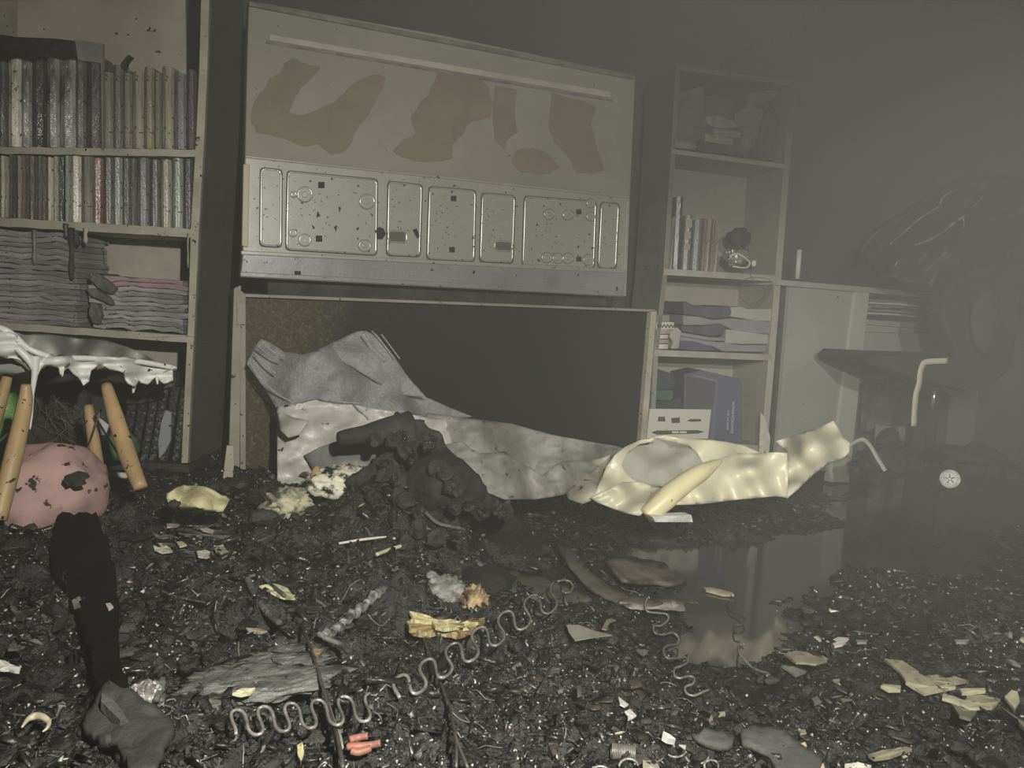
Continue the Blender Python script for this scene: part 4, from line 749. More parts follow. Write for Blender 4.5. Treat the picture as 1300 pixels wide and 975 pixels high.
for (px, py, z, r, s, l) in [(1130, 585, 3.0, (.14, .09, .06), 3, 'low black charred heap left of the chair base'), (1250, 592, 3.1, (.11, .07, .07), 6, 'rounded black lump right of the white caster'), (1240, 578, 3.25, (.07, .05, .05), 9, 'small black lump behind the white caster'), (1128, 560, 3.1, (.05, .04, .05), 5, 'black lump under the desk beside the front post'), (1300, 603, 3.0, (.10, .04, .03), 8, 'flat dark lump at the right edge below the pale board')]:
    mk('charred_lump', blob(P(px, py, z), r, 3, .3, 2.5, s, jag=.2), charmatte, label=l, cat='lump', smooth=True)

# dark plastic sacks hanging over the desk end and chair back
def wr4(x, y): return .05 * mnoise.noise(Vector((x * .03 + y * .03, y * .012 - x * .01, 31))) + .02 * mnoise.noise(Vector((x * .07 + y * .08, y * .03, 3)))
mk('melted_black_sheet', cloth([(1092, 318), (1110, 290), (1140, 272), (1180, 246), (1220, 226), (1270, 222), (1340, 230), (1340, 370), (1290, 352), (1240, 352), (1206, 372), (1170, 362), (1120, 350)], [(1100, 320, 3.2), (1200, 250, 3.15), (1300, 300, 3.0), (1240, 350, 2.95), (1150, 350, 3.05)], 6, wr4), mat('glossy_black_sheet', (.018, .018, .018), .42, (.03, .028, .028), 12, spec=.22, bump=.12, bs=16, bdist=.012), smooth=True, solid=.004, label='glossy black melted sheet heaped over desk end and office chair', cat='plastic sheet')
for sl, (a, r) in zip(['longest', 'brightest', 'topmost', 'thin upper right', 'short middle', 'lowest'], [([(1129, 311), (1142, 300), (1154, 289), (1170, 276), (1192, 262)], .0035), ([(1161, 311), (1176, 306), (1190, 299), (1210, 284), (1224, 274)], .005), ([(1192, 260), (1200, 248), (1216, 240)], .005), ([(1236, 262), (1244, 254), (1250, 246)], .002), ([(1222, 274), (1224, 284), (1222, 290)], .002), ([(1136, 338), (1139, 332)], .004)]):
    mk('highlight_streak', tube(smoothpath([P(x, y, 2.96) for x, y in a], 4), r, 7), mat('streak_grey', (.24, .24, .23), .2, (.05, .05, .05), 40, (.4, .6), spec=.9), smooth=True, label=f'{sl} grey streak standing in for a highlight on the glossy black sheet', cat='highlight', group='highlight streaks on the black sheet')  # grey tubes paint the specular streaks of the black sheet
# ------------------------------------------------------------------ charred heap: burnt sofa arm and slab
CH = empty('burnt_sofa', T(560, 640), 'black charred remains of a sofa rising against the white sheet', 'sofa')
def chw(x, y): return .03 * mnoise.noise(Vector((x * .03, y * .03, 41))) + .012 * mnoise.noise(Vector((x * .12, y * .12, 5)))
mk('slab', cloth([(478, 540), (492, 530), (504, 527), (516, 530), (528, 533), (538, 536), (545, 545), (558, 550), (562, 562), (572, 576), (590, 592), (606, 608), (622, 626), (640, 644), (664, 668), (700, 700), (640, 720), (560, 700), (500, 680), (450, 640), (440, 610), (470, 590), (492, 570), (480, 556)],
    [(500, 530, 1.90), (560, 552, 1.93), (640, 646, 1.85), (700, 700, 2.1), (600, 705, 1.95), (560, 620, 1.74), (500, 680, 1.85), (450, 640, 1.85), (450, 610, 1.76), (480, 560, 1.82)], 4, chw, jag=3.5), charmatte, CH, smooth=True, solid=.02)
mk('charred_tongue', tube(smoothpath([P(428, 557, 1.78), P(440, 555, 1.79), (P(462, 552, 1.80)), P(490, 548, 1.83), P(520, 545, 1.86)], 5), np.interp(np.linspace(0, 1, 21), [0, .06, .5, 1], [.008, .016, .022, .045]), 12), charmatte, CH, smooth=True)
for k in range(46):
    px, py = random.uniform(470, 640), random.uniform(535, 690)
    if py < 530 + max(0, (px - 540)) * 1.02 + 14: continue
    mk('char_crust', blob(P(px, py, 1.78 - (py - 540) * .0011), [random.uniform(.006, .02) for _ in range(3)], 2, .5, 1.6, k, jag=.7), [char, charmatte][k % 2], CH, smooth=False)

# ------------------------------------------------------------------ loose char: flakes, chips, crumbs
def frame_rand(n, tilt):
    th = RNG.uniform(0, 2 * np.pi, n); a = RNG.normal(0, tilt, n); b = RNG.normal(0, tilt, n)
    c, s = np.cos(th), np.sin(th); X = np.stack([c, s, a], 1); X /= np.linalg.norm(X, axis=1)[:, None]
    U = np.stack([b, -a, np.ones(n)], 1); U -= (U * X).sum(1)[:, None] * X; U /= np.linalg.norm(U, axis=1)[:, None]
    return X, np.cross(U, X), U
def chips(name, n, size, m, label, cat, tilt=.45, region=None, asp=(.25, .8), thick=(.06, .2), lift=.0, near=True):
    pts = []
    while len(pts) < n:
        k = n * 4
        r = .45 * (4.3 / .45) ** RNG.uniform(0, 1, k) ; a = np.radians(RNG.uniform(27 - 44, 27 + 38, k))
        x, y = r * np.sin(a), r * np.cos(a); b, am = base(x, y)
        ok = (y < 2.7) & (RNG.uniform(0, 1, k) < np.clip(am * 1.15 - .12, 0, 1))
        if region: ok &= np.array([region(u, v) for u, v in zip(x, y)])
        z = b + am * rough_h(x, y)
        pts += [tuple(p) for p in np.stack([x, y, z, r], 1)[ok]]
    p = np.array(pts[:n]); L = size[0] * (size[1] / size[0]) ** RNG.uniform(0, 1, n) ** 1.6 * np.clip(.6 + .35 * p[:, 3], .6, 1.5)
    Wd = L * RNG.uniform(*asp, n); Th = np.maximum(L * RNG.uniform(*thick, n), .0007)
    X, Y, Z = frame_rand(n, tilt)
    tmpl = np.array([(-1, -1, 1), (1, -1, 1), (1, 1, 1), (-1, 1, 1), (-1, -1, -1), (1, -1, -1), (1, 1, -1), (-1, 1, -1)], float)
    J = tmpl[None] * (1 + RNG.uniform(-.55, .25, (n, 8, 3))); J[:, :, 2] = tmpl[None, :, 2] + RNG.uniform(-2.5, 2.5, (n, 8, 1))[:, :, 0] * .45
    C = p[:, :3] + Z * (Th * .6 + lift)[:, None]
    V = C[:, None] + J[:, :, 0:1] * (X * (L / 2)[:, None])[:, None] + J[:, :, 1:2] * (Y * (Wd / 2)[:, None])[:, None] + J[:, :, 2:3] * (Z * (Th / 2)[:, None])[:, None]
    f = np.array([(0, 1, 2, 3), (7, 6, 5, 4), (0, 4, 5, 1), (1, 5, 6, 2), (2, 6, 7, 3), (3, 7, 4, 0)])
    Fc = (f[None] + (np.arange(n) * 8)[:, None, None]).reshape(-1, 4)
    me = bpy.data.meshes.new(name); V = V.reshape(-1, 3).astype(np.float32)
    me.vertices.add(len(V)); me.vertices.foreach_set('co', V.ravel()); me.loops.add(Fc.size); me.loops.foreach_set('vertex_index', Fc.ravel().astype(np.int32))
    me.polygons.add(len(Fc)); me.polygons.foreach_set('loop_start', np.arange(0, Fc.size, 4, dtype=np.int32)); me.update(calc_edges=True); me.validate()
    o = bpy.data.objects.new(name, me); COL.objects.link(o); me.materials.append(m); return tag(o, label, cat, kind='stuff')
def _clus(u, v, s): return float(vn(np.array([u * 6.5]), np.array([v * 9.]), s)[0])
chips('charcoal_chips', 42000, (.0025, .02), char, 'shiny black charcoal chips strewn over the floor', 'charcoal', tilt=.6)
chips('charcoal_slivers', 9000, (.006, .045), chargloss, 'thin tarry black slivers strewn over the floor', 'charcoal', tilt=.5, asp=(.08, .25))
chips('ash_flakes', 8000, (.003, .022), ash, 'grey ash flakes strewn over the floor', 'ash', tilt=.5, thick=(.03, .08), region=lambda u, v: _clus(u, v, 5) > .0)
chips('brown_flakes', 1500, (.008, .045), mat('brown_char', (.07, .06, .046), .45, (.03, .026, .02), 30, rvar=.15), 'flat dark brown charred flakes over the right half of the floor', 'flakes', tilt=.16, thick=(.03, .08), region=lambda u, v: u > .45 + .2 * _clus(u, v, 7))
chips('grey_char_flakes', 5500, (.004, .022), greych, 'dark grey char flakes strewn over the floor', 'ash', tilt=.5)
chips('painted_glints', 8500, (.0015, .0048), mat('glint_pale', (.36, .36, .33), .2, spec=.9), 'tiny pale crumbs standing in for wet glints all over the debris', 'crumbs', tilt=.9, asp=(.5, 1), thick=(.4, .8), region=lambda u, v: _clus(u, v, 11) > -.12)  # glints of the wet char, painted as pale crumbs
chips('pale_crumbs', 900, (.003, .015), whitepap, 'tiny off-white scraps scattered over the debris', 'crumbs', tilt=.4, thick=(.05, .12))
chips('beige_crumbs', 260, (.005, .022), tanpap, 'tiny beige scraps scattered over the debris', 'crumbs', tilt=.4, thick=(.05, .12))
gl, ml = [], []
for k in range(900):
    r = .55 * (3.4 / .55) ** random.random(); a = math.radians(random.uniform(27 - 42, 27 + 36)); x, y = r * math.sin(a), r * math.cos(a)
    b, am = base(np.array([x]), np.array([y]))
    if random.random() > am[0] or y > 2.6: continue
    s = random.uniform(.005, .014) * (.6 + .3 * r)
    (gl if k % 3 else ml).append(blob((x, y, b[0] + am[0] * .01), (s * random.uniform(.6, 1.5), s * random.uniform(.6, 1.5), s * random.uniform(.3, .8)), 2, .45, 2.6, k, jag=.5))
mk('char_clumps', join(*gl), char, label='cracked black char clumps strewn over the floor', cat='charcoal', kind='stuff')
mk('matte_char_clumps', join(*ml), greych, label='dull dark grey char clumps strewn over the floor', cat='charcoal', kind='stuff')

fb = []
for k in range(520):
    r = .55 * (2.6 / .55) ** random.random(); a = math.radians(random.uniform(27 - 40, 27 + 34)); x, y = r * math.sin(a), r * math.cos(a)
    b, am = base(np.array([x]), np.array([y]))
    if random.random() > am[0] or y > 2.5: continue
    th = random.uniform(0, 6.28); L = random.uniform(.01, .05) * (.5 + .4 * r); pts = []
    for j in range(4):
        th += random.uniform(-.5, .5); x += math.cos(th) * L / 3; y += math.sin(th) * L / 3
        pts.append(Vector((x, y, Hs(x, y) + random.uniform(.002, .008))))
    fb.append(tube(smoothpath(pts, 2), random.uniform(.0004, .0012), 4))
mk('burnt_fibres', join(*fb), mat('fibre_grey', (.20, .195, .17), .3, (.05, .05, .045), 40, spec=.8), label='thin curled burnt fibres strewn over the debris', cat='fibres', kind='stuff', smooth=True)

# ------------------------------------------------------------------ sofa springs and rods
def wavespring(c0, step, amp, n, ov, lift, r, label, t0=0):
    pts = []
    for i in range(int(n * 18) + 1):
        t = t0 + i / 18; s = t + ov * math.sin(4 * math.pi * t) * .9
        x = c0[0] + step[0] * s + amp[0] * math.cos(2 * math.pi * t); y = c0[1] + step[1] * s + amp[1] * math.cos(2 * math.pi * t)
        pts.append(T(x, y, lift))
    return mk('zigzag_spring', tube(pts, r, 8), steel, label=label, cat='spring', smooth=True)
s1 = wavespring((711, 752), (-33.2, 20.3), (-5.5, -15), 6.35, .15, .046, .0023, 'long bright zigzag sofa spring crossing the middle foreground')
mk('spring_clip', join(tube([T(*p, .03) for p in [(708, 738), (716, 736), (724, 738), (728, 745), (724, 752), (716, 753), (712, 746)]], .0022, 6), tube([T(*p, .03) for p in [(716, 753), (717, 762), (720, 768)]], .002, 6)), steel, s1, smooth=True)
wavespring((475, 897), (-34, 4.2), (-5, -17), 5.4, .13, .038, .0018, 'dull zigzag sofa spring lying at the lower left foreground')
def wire(pts, r, m, label, lift=.034, name='wire', cat='wire', k=6, group=None):
    return mk(name, tube(smoothpath([T(x, y, lift) for x, y in pts], k), r, 8), m, label=label, cat=cat, smooth=True, group=group)
z7 = lambda L: [(760 + x / 3.307, 680 + y / 3.307) for x, y in L]
wire(z7([(205, 262), (195, 290), (205, 318), (250, 325), (285, 330), (292, 352), (262, 378), (232, 380), (236, 408), (270, 416), (312, 408), (335, 430), (328, 455), (290, 462), (272, 480), (285, 512), (330, 515), (362, 510), (372, 532), (345, 548), (318, 560), (320, 590), (345, 600)]), .0022, steel, 'zigzag spring winding across the black puddle right of centre', name='zigzag_spring', cat='spring')
wire(z7([(345, 598), (380, 590), (402, 600), (395, 622), (365, 635), (368, 660), (400, 672), (440, 655), (460, 648)]), .002, steel, 'short curled spring end below the winding spring', name='zigzag_spring', cat='spring')
wire(z7([(545, 285), (552, 312), (585, 330), (615, 350), (600, 372), (570, 378), (572, 402), (595, 415)]), .002, rust, 'upper broken spring piece at the right of the black puddle', name='zigzag_spring', cat='spring')
wire(z7([(612, 455), (590, 462), (588, 490), (612, 520), (640, 550), (680, 570), (712, 578), (705, 590)]), .0022, steel, 'lower broken spring piece at the right of the black puddle', name='zigzag_spring', cat='spring')
z6 = lambda L: [(500 + x / 3.307, 680 + y / 3.307) for x, y in L]
wire(z6([(115, 410), (150, 500), (185, 590), (220, 690), (250, 790), (262, 860), (262, 975)]), .0017, rust, 'thin straight rod crossing under the long spring', k=3, name='thin_rod', cat='rod')
wire(z6([(185, 590), (232, 710), (255, 830), (280, 900), (310, 975)]), .0017, rust, 'second thin rod forking to the bottom edge', k=3, name='thin_rod', cat='rod')
z5 = lambda L: [(240 + x / 3.61, 780 + y / 3.61) for x, y in L]
wire(z5([(520, 60), (560, 160), (600, 290), (640, 430), (680, 560), (705, 704)]), .0022, rust, 'long thin rod over the dull spring at lower left', k=3, name='thin_rod', cat='rod')
wire(z5([(625, 400), (655, 500), (680, 560), (690, 620)]), .0045, mat('tape', (.25, .24, .18), .7), 'tape-wrapped short piece on the lower left rod', k=3, lift=.026, name='taped_rod', cat='rod')
# coil spring at the bottom
coil = []
c0, c1 = T(776, 953, .03), T(806, 957, .03); ax = (c1 - c0); axn = ax.normalized(); u_ = axn.cross(Vector((0, 0, 1))).normalized(); v_ = u_.cross(axn)
for i in range(12 * 14): t = i / (12 * 14); th = i / 12 * 2 * math.pi; coil.append(c0 + ax * t + (u_ * math.cos(th) + v_ * math.sin(th)) * .0085)
mk('coil_spring', tube(coil, .0008, 6), steel, label='small tight coil spring at the bottom edge', cat='spring', smooth=True)
for k, (cx, cy, r, a0, a1, l) in enumerate([(798, 973, 12, 180, 350, 'curved wire hoop beside the punched bracket, bottom edge'), (858, 950, 14, 20, 160, 'open wire arc right of the coil spring'), (885, 958, 15, 10, 170, 'second open wire arc right of the coil spring'), (903, 972, 9, 150, 380, 'small wire loop at the bottom edge'), (762, 984, 14, 190, 340, 'wire hoop cut off by the bottom edge')]):
    mk('wire_arc', tube([T(cx + r * math.cos(math.radians(lerp(a0, a1, i / 14))), cy + r * .8 * math.sin(math.radians(lerp(a0, a1, i / 14))), .03) for i in range(15)], .0014, 6), steel, label=l, cat='wire', smooth=True)

# ------------------------------------------------------------------ scraps, boards and lumps picked out in the debris
def slab(poly, m, label, cat, name, lift, thick, rough_=.006):
    b = []; step = 7
    for i in range(len(poly)):
        p, q = Vector(poly[i]), Vector(poly[(i + 1) % len(poly)]); k = max(1, int((q - p).length / step))
        b += [p.lerp(q, j / k) for j in range(k)]
    b = [Vector((p.x + 1.6 * mnoise.noise(Vector((p.x * .2, p.y * .2, 1))), p.y + 1.6 * mnoise.noise(Vector((p.x * .2, p.y * .2, 8))))) for p in b]
    nb = len(b); bp = [(p.x, p.y) for p in b]; xs = [p[0] for p in bp]; ys = [p[1] for p in bp]; pts = list(b); y = min(ys) + 3
    while y < max(ys):
        x = min(xs) + 3
        while x < max(xs):
            if all(inside(x + dx, y + dy, bp) for dx, dy in ((0, 0), (3, 0), (-3, 0), (0, 3), (0, -3))): pts.append(Vector((x, y)))
            x += step
        y += step
    v2, e2, f2, *_ = delaunay_2d_cdt(pts, [(i, (i + 1) % nb) for i in range(nb)], [], 1, 1e-4)
    V = []
    for p in v2:
        w = T(p.x, p.y, lift); w.z += rough_ * (mnoise.noise(w * 14) + .6 * mnoise.noise(w * 45)); V.append(w)
    return mk(name, (V, [tuple(f) for f in f2]), m, label=label, cat=cat, solid=thick, smooth=True)
def scrap(poly, m, label, cat='scrap', name='scrap', lift=.02, thick=.002, curl=.0, group=None, bevel=0):
    c = Vector((sum(p[0] for p in poly) / len(poly), sum(p[1] for p in poly) / len(poly)))
    top = [T(x, y, lift + curl * ((Vector((x, y)) - c).length / 30) * (1 if i % 2 else .3)) for i, (x, y) in enumerate(poly)]
    ct = T(c.x, c.y, lift + .001); n = len(top)
    V = top + [ct] + [p - Vector((0, 0, thick)) for p in top] + [ct - Vector((0, 0, thick))]
    Fc = [(i, (i + 1) % n, n) for i in range(n)] + [((i + 1) % n + n + 1, i + n + 1, 2 * n + 1) for i in range(n)] + [(i, i + n + 1, (i + 1) % n + n + 1, (i + 1) % n) for i in range(n)]
    return mk(name, (V, Fc), m, label=label, cat=cat, group=group, bevel=bevel)
def jag(poly, a=1.2, s=3):
    out = []
    for i in range(len(poly)):
        p, q = Vector(poly[i]), Vector(poly[(i + 1) % len(poly)]); k = max(1, int((q - p).length / s / 2))
        for j in range(k): t = p.lerp(q, j / k); out.append((t.x + random.uniform(-a, a), t.y + random.uniform(-a, a) * .7))
    return out
foam = mat('scorched_foam', (.60, .55, .30), .8, (.50, .45, .24), 12, (.3, .7), speck=.15, ss=40, bump=.5, bs=80)
fc = mk('foam_piece', cloth([(212, 632), (214, 626), (222, 620), (236, 617), (252, 618), (268, 623), (282, 630), (290, 637), (286, 645), (283, 649), (264, 648), (250, 644), (226, 643), (224, 636), (218, 634), (215, 638)], [(212, 632, 1.52), (236, 617, 1.62), (290, 637, 1.60), (250, 646, 1.5), (284, 648, 1.53)], 3.5, lambda x, y: .01 * mnoise.noise(Vector((x * .05, y * .08, 2)))), foam, label='pale yellow foam piece lying below the left bookcase', cat='foam', smooth=True, solid=.016)
mk('scorched_end', blob(P(221, 640, 1.51), (.012, .01, .009), 2, .4, 2, 1), charmatte, fc, smooth=True)
# burnt paper bundle under the foam
bund = [([(262 - 50, 661), (222, 660), (228, 666), (224, 669), (212, 669)], whitepap, 'white corner'), ([(195, 689), (206, 690), (216, 696), (220, 700), (206, 702), (196, 698)], whitepap, 'bright white piece at the left'), ([(224, 688), (232, 687), (237, 692), (228, 694)], mat('cream_yellow', (.55, .52, .32), .7), 'yellowish oval piece'),
        ([(262, 688), (276, 685), (288, 690), (284, 694), (268, 692)], whitepap, 'bright upper right piece'), ([(250, 700), (262, 698), (272, 704), (262, 709), (252, 706)], whitepap, 'bright lower right piece'), ([(272, 696), (284, 694), (290, 700), (300, 700), (288, 706), (276, 704)], tanpap, 'beige lower right piece'),
        ([(246, 666), (260, 669), (272, 673), (270, 677), (258, 674)], whitepap, 'white piece in the middle'), ([(215, 672), (240, 672), (262, 678), (290, 682), (296, 680), (292, 686), (262, 684), (236, 680)], greypap, 'long grey layered piece'), ([(194, 676), (206, 680), (214, 682), (206, 684), (197, 680)], greypap, 'thin grey left piece'), ([(226, 647), (246, 650), (264, 655), (246, 656)], greypap, 'grey strip just under the foam'), ([(280, 652), (286, 652), (288, 656), (282, 656)], whitepap, 'small white dot-like piece')]
for k, (poly, m, l) in enumerate(bund): scrap(jag(poly, .6, 2), m, l + ' of the burnt paper bundle below the foam piece', 'paper', 'burnt_paper', .018 + .003 * (k % 3), .002, .008, group='burnt paper bundle below the foam piece')
for k in range(16):
    x, y = random.uniform(196, 292), random.uniform(660, 704)
    scrap(jag([(x, y), (x + random.uniform(10, 26), y + random.uniform(1, 5)), (x + random.uniform(8, 24), y + random.uniform(5, 8)), (x - 2, y + 4)], .6, 2), [greypap, charmatte, ash][k % 3], 'thin grey sooty leaf in the burnt paper bundle', 'paper', 'burnt_leaf', .014 + .002 * (k % 4), .0015, .006, group='grey leaves of the burnt paper bundle')
# half-burnt white shell and yellow lump below the white sheet
sh_m = mat('half_burnt_shell', (.68, .65, .50), .5, (.012, .012, .01), 26, (.48, .56), bump=.6, bs=40)
mk('half_burnt_shell', blob(P(430, 611, 1.80), (.075, .05, .036), 4, .25, 2.2, 5, jag=.15), sh_m, label='white and black blistered lump just below the white sheet', cat='lump', smooth=True)
mk('scorched_foam', blob(P(402, 606, 1.78), (.016, .02, .026), 3, .2, 2, 2), mat('orange_scorch', (.40, .29, .15), .7, (.2, .15, .09), 30), label='tan scorched edge left of the blistered white lump', cat='lump', smooth=True)
mk('foam_lump', blob(T(366, 640, .02), (.048, .035, .034), 4, .4, 2.6, 3, jag=.3), mat('dirty_foam', (.55, .52, .34), .8, (.06, .055, .04), 24, (.42, .58), bump=.8, bs=60), label='dirty yellow-white foam lump left of the blistered lump', cat='foam', smooth=True)
mk('foam_lump', blob(T(336, 656, .015), (.03, .02, .016), 3, .4, 2.6, 7, jag=.3), greych, label='small grey foam lump beside the dirty yellow lump', cat='foam', smooth=True)
# foam shell with burnt hollow in the centre
fs_m = mat('tan_foam', (.60, .50, .27), .75, (.38, .27, .12), 14, (.35, .65), speck=.15, bump=.6, bs=60)
scrap(jag([(516, 789), (530, 782), (548, 784), (566, 788), (590, 788), (616, 783), (606, 792), (592, 800), (580, 804), (560, 800), (540, 802), (524, 799)], 1.3, 3), fs_m, 'torn cream-yellow foam strip in the centre foreground', 'foam', 'foam_strip', .03, .012, .02, bevel=.002)
for k, (poly, l) in enumerate([([(520, 776), (540, 780), (556, 786), (540, 790), (526, 786)], 'left upper torn lip'), ([(548, 788), (572, 786), (590, 792), (570, 798), (552, 796)], 'middle torn lip'), ([(586, 790), (604, 786), (614, 784), (598, 796), (588, 797)], 'right torn lip')]):
    scrap(jag(poly, 1, 3), foam, l + ' of the cream-yellow foam strip', 'foam', 'foam_scrap', .045, .006, .02)
mk('scorched_foam_core', blob(T(602, 764, .015), (.022, .018, .026), 4, .5, 2.2, 9, jag=.5), mat('core_tan', (.52, .37, .19), .75, (.05, .035, .02), 30, (.42, .58), bump=.7), label='orange-tan scorched foam core above the torn foam strip', cat='foam', smooth=True)
mk('black_hollow_lump', blob(T(618, 742, .01), (.06, .05, .04), 4, .3, 2, 5, jag=.1), mat('pitch_black', (.006, .006, .005), .8, bump=.4), label='pitch black rounded lump behind the scorched foam core', cat='lump', smooth=True)
mk('grey_clump', blob(T(556, 752, .02), (.05, .03, .03), 4, .45, 2.8, 15, jag=.4), mat('streaked_grey', (.30, .295, .26), .35, (.03, .03, .028), 24, (.42, .6), bump=.8), label='grey streaked clump left of the scorched foam core', cat='lump', smooth=True)
# rope-like ash strip
rp = smoothpath([T(x, y, .03) for x, y in [(412, 806), (430, 796), (446, 782), (462, 770), (476, 756), (488, 746)]], 6)
mk('ash_strip', tube([p + Vector((0, 0, .004 * math.sin(i * 1.7))) for i, p in enumerate(rp)], [.006 + .0035 * abs(mnoise.noise(Vector((i * .9, 3, 1)))) * 2 for i in range(len(rp))], 9), mat('silver_ash', (.38, .375, .34), .35, (.06, .06, .055), 60, (.42, .6), bump=.9, bs=120), label='silvery ash strip slanting in the middle of the debris', cat='strip', smooth=True)
mk('ash_strip', tube(smoothpath([T(x, y, .03) for x, y in [(404, 804), (418, 812), (432, 818), (442, 828)]], 5), .004, 8), ash, label='short ash-grey strip below the silvery slanting one', cat='strip', smooth=True)
for a, r, m, l in [([(314, 734), (322, 752), (338, 776), (356, 792)], .0055, ash, 'long ash-grey slat lying left of the silvery strip'), ([(316, 732), (330, 730), (344, 742), (362, 756)], .003, ash, 'thin bent grey slat above the long grey slat'), ([(430, 690), (460, 685), (490, 682), (502, 684)], .0028, whitepap, 'thin white stick, upper of two left of the brown boards'), ([(478, 704), (494, 698), (512, 692), (524, 686)], .004, mat('cream_yellow', (.55, .52, .32)), 'cream stick below the thin white stick'),
                   ([(540, 650), (556, 664), (580, 670), (590, 672)], .004, ash, 'grey bent strip on the dark slope of the armrest'), ([(612, 680), (622, 676), (632, 670)], .0035, ash, 'short grey stick at the foot of the charred armrest'), ([(205, 750), (225, 758), (245, 762), (275, 768)], .0018, ash, 'thin wavy wire at the left of the debris'),
                   ([(486, 866), (480, 878), (474, 884)], .002, ash, 'tiny grey stick near the dull spring'), ([(700, 846), (690, 866), (682, 880)], .002, rust, 'thin dark stick below the long spring')]:
    mk('thin_stick', tube(smoothpath([T(x, y, .026) for x, y in a], 5), r, 7), m, label=l, cat='stick', smooth=True)
scrap(jag([(330, 744), (346, 740), (364, 746), (376, 760), (362, 760), (344, 752)], 1, 3), mat('cream_yellow', (.55, .52, .32)), 'cream curled paper piece left of the ash strip', 'paper', 'curled_paper', .02, .003, .012)
# brown boards and the wet floor strip
bw = mat('wet_brown_board', (.15, .135, .105), .4, (.06, .055, .045), 5, (.35, .7), bump=.3, stretch=(1, 3, 1), rvar=.1)
slab([(604, 712), (640, 722), (690, 732), (745, 756), (752, 763), (700, 768), (662, 762), (632, 740)], bw, 'brown wet board running behind the long spring', 'board', 'brown_board', .016, .008, .002)
slab([(706, 690), (722, 694), (742, 722), (770, 744), (800, 756), (842, 766), (830, 772), (784, 766), (748, 748), (724, 722)], bw, 'narrow brown wet slat slanting toward the puddle', 'board', 'wooden_plank', .024, .008, .002)
slab([(770, 715), (800, 708), (870, 722), (872, 738), (850, 744), (790, 738)], mat('dull_brown_board', (.17, .15, .105), .5, (.05, .045, .035), 12, (.4, .6)), 'short brown board end lying in the puddle', 'board', 'board_end', .026, .008, .004)
slab([(790, 768), (828, 762), (880, 762), (898, 774), (870, 776), (836, 772), (800, 774)], mat('wet_pale_strip', (.38, .37, .31), .3, (.12, .115, .1), 30, (.4, .65), spec=.8), 'ragged pale wet strip at the near edge of the puddle', 'strip', 'wet_strip', .024, .004, .004)
scrap([(893, 745), (906, 746), (930, 752), (932, 755), (918, 755), (896, 749)], tanpap, 'small beige stick floating on the puddle', 'stick', 'beige_stick', .025, .005)
# triangle paper and its neighbour
scrap([(719, 793), (735, 793), (752, 800), (777, 806), (752, 809), (730, 813), (722, 802)], mat('triangle_paper', (.34, .33, .25), .6, (.25, .24, .18), 20), 'grey-beige triangular paper piece right of the long spring', 'paper', 'triangular_paper', .025, .002, .006)
scrap([(764, 798), (770, 787), (776, 785), (782, 787), (774, 790), (770, 799)], tanpap, 'small upright beige scrap beside the triangular paper', 'scrap', 'beige_scrap', .03, .002, .01)
W = [((785, 884), (790, 888), (798, 894), (793, 897), (787, 894)), ((793, 903), (800, 900), (808, 908), (802, 912), (797, 914), (797, 908))]
scrap(W[0], white, 'small bright white triangle above the white square scrap', 'scrap', 'white_scrap', .03, .002)
scrap(W[1], white, 'small bright white square scrap near the bottom right of centre', 'scrap', 'white_scrap', .03, .002)
scrap([(842, 928), (850, 932), (858, 938), (856, 944), (846, 942), (840, 938)], white, 'white torn scrap above the wire arcs', 'scrap', 'white_scrap', .03, .002, .01)
scrap([(862, 945), (871, 946), (870, 951)], white, 'tiny white triangle right of the torn scrap', 'scrap', 'white_scrap', .03, .002)
scrap([(900, 903), (905, 903), (905, 912), (900, 914)], tanpap, 'small upright beige chip above the grey slab', 'scrap', 'beige_chip', .03, .003)
scrap([(909, 904), (920, 903), (921, 907), (911, 909)], tanpap, 'small flat beige chip right of the upright one', 'scrap', 'beige_chip', .03, .003)
scrap([(732, 870), (738, 869), (738, 882), (733, 883)], ash, 'small grey stick-like scrap standing in the chips', 'scrap', 'grey_scrap', .02, .003)
scrap(jag([(666, 838), (674, 832), (680, 838), (678, 848), (672, 850), (668, 844)], 1, 2), ash, 'shiny grey crinkled scrap below the long spring', 'scrap', 'grey_scrap', .02, .003, .02)
scrap(jag([(808, 824), (816, 824), (824, 826), (818, 832), (812, 830)], .8, 2), greypap, 'pale star-shaped scrap left of the winding spring', 'scrap', 'grey_scrap', .02, .002, .01)
scrap(jag([(686, 848), (700, 846), (712, 850), (708, 856), (696, 858), (688, 854)], 1, 2), ash, 'light grey scrap right of the crinkled one', 'scrap', 'grey_scrap', .02, .002, .01)
# grey slabs at the bottom
gs = mat('grey_slab', (.115, .115, .105), .8, (.06, .06, .055), 8, (.35, .7), bump=.5, bs=40)
slab([(880, 938), (900, 924), (918, 928), (932, 936), (930, 946), (915, 950), (896, 946)], gs, 'flat ash-grey slab left of the larger grey slab', 'slab', 'ash_slab', .026, .008, .005)
slab([(940, 930), (956, 922), (976, 922), (1000, 932), (1020, 948), (1044, 966), (1040, 985), (990, 985), (976, 960), (955, 948), (942, 946)], gs, 'large flat ash-grey slab at the bottom right of centre', 'slab', 'ash_slab', .026, .008, .005)
slab([(105, 915), (118, 896), (128, 880), (140, 872), (160, 882), (180, 892), (205, 905), (222, 925), (212, 950), (196, 985), (168, 985), (150, 950), (126, 935)], mat('dark_slab', (.05, .05, .046), .75, (.03, .03, .027), 6, bump=.5, bs=50), 'broad dark grey charred slab at the lower left', 'slab', 'charred_slab', .04, .012, .012)
scrap([(130, 880), (142, 886), (152, 898), (164, 916), (152, 914), (138, 900), (128, 890)], gs, 'lighter broken edge strip on the dark charred slab', 'slab', 'slab_edge', .052, .01)
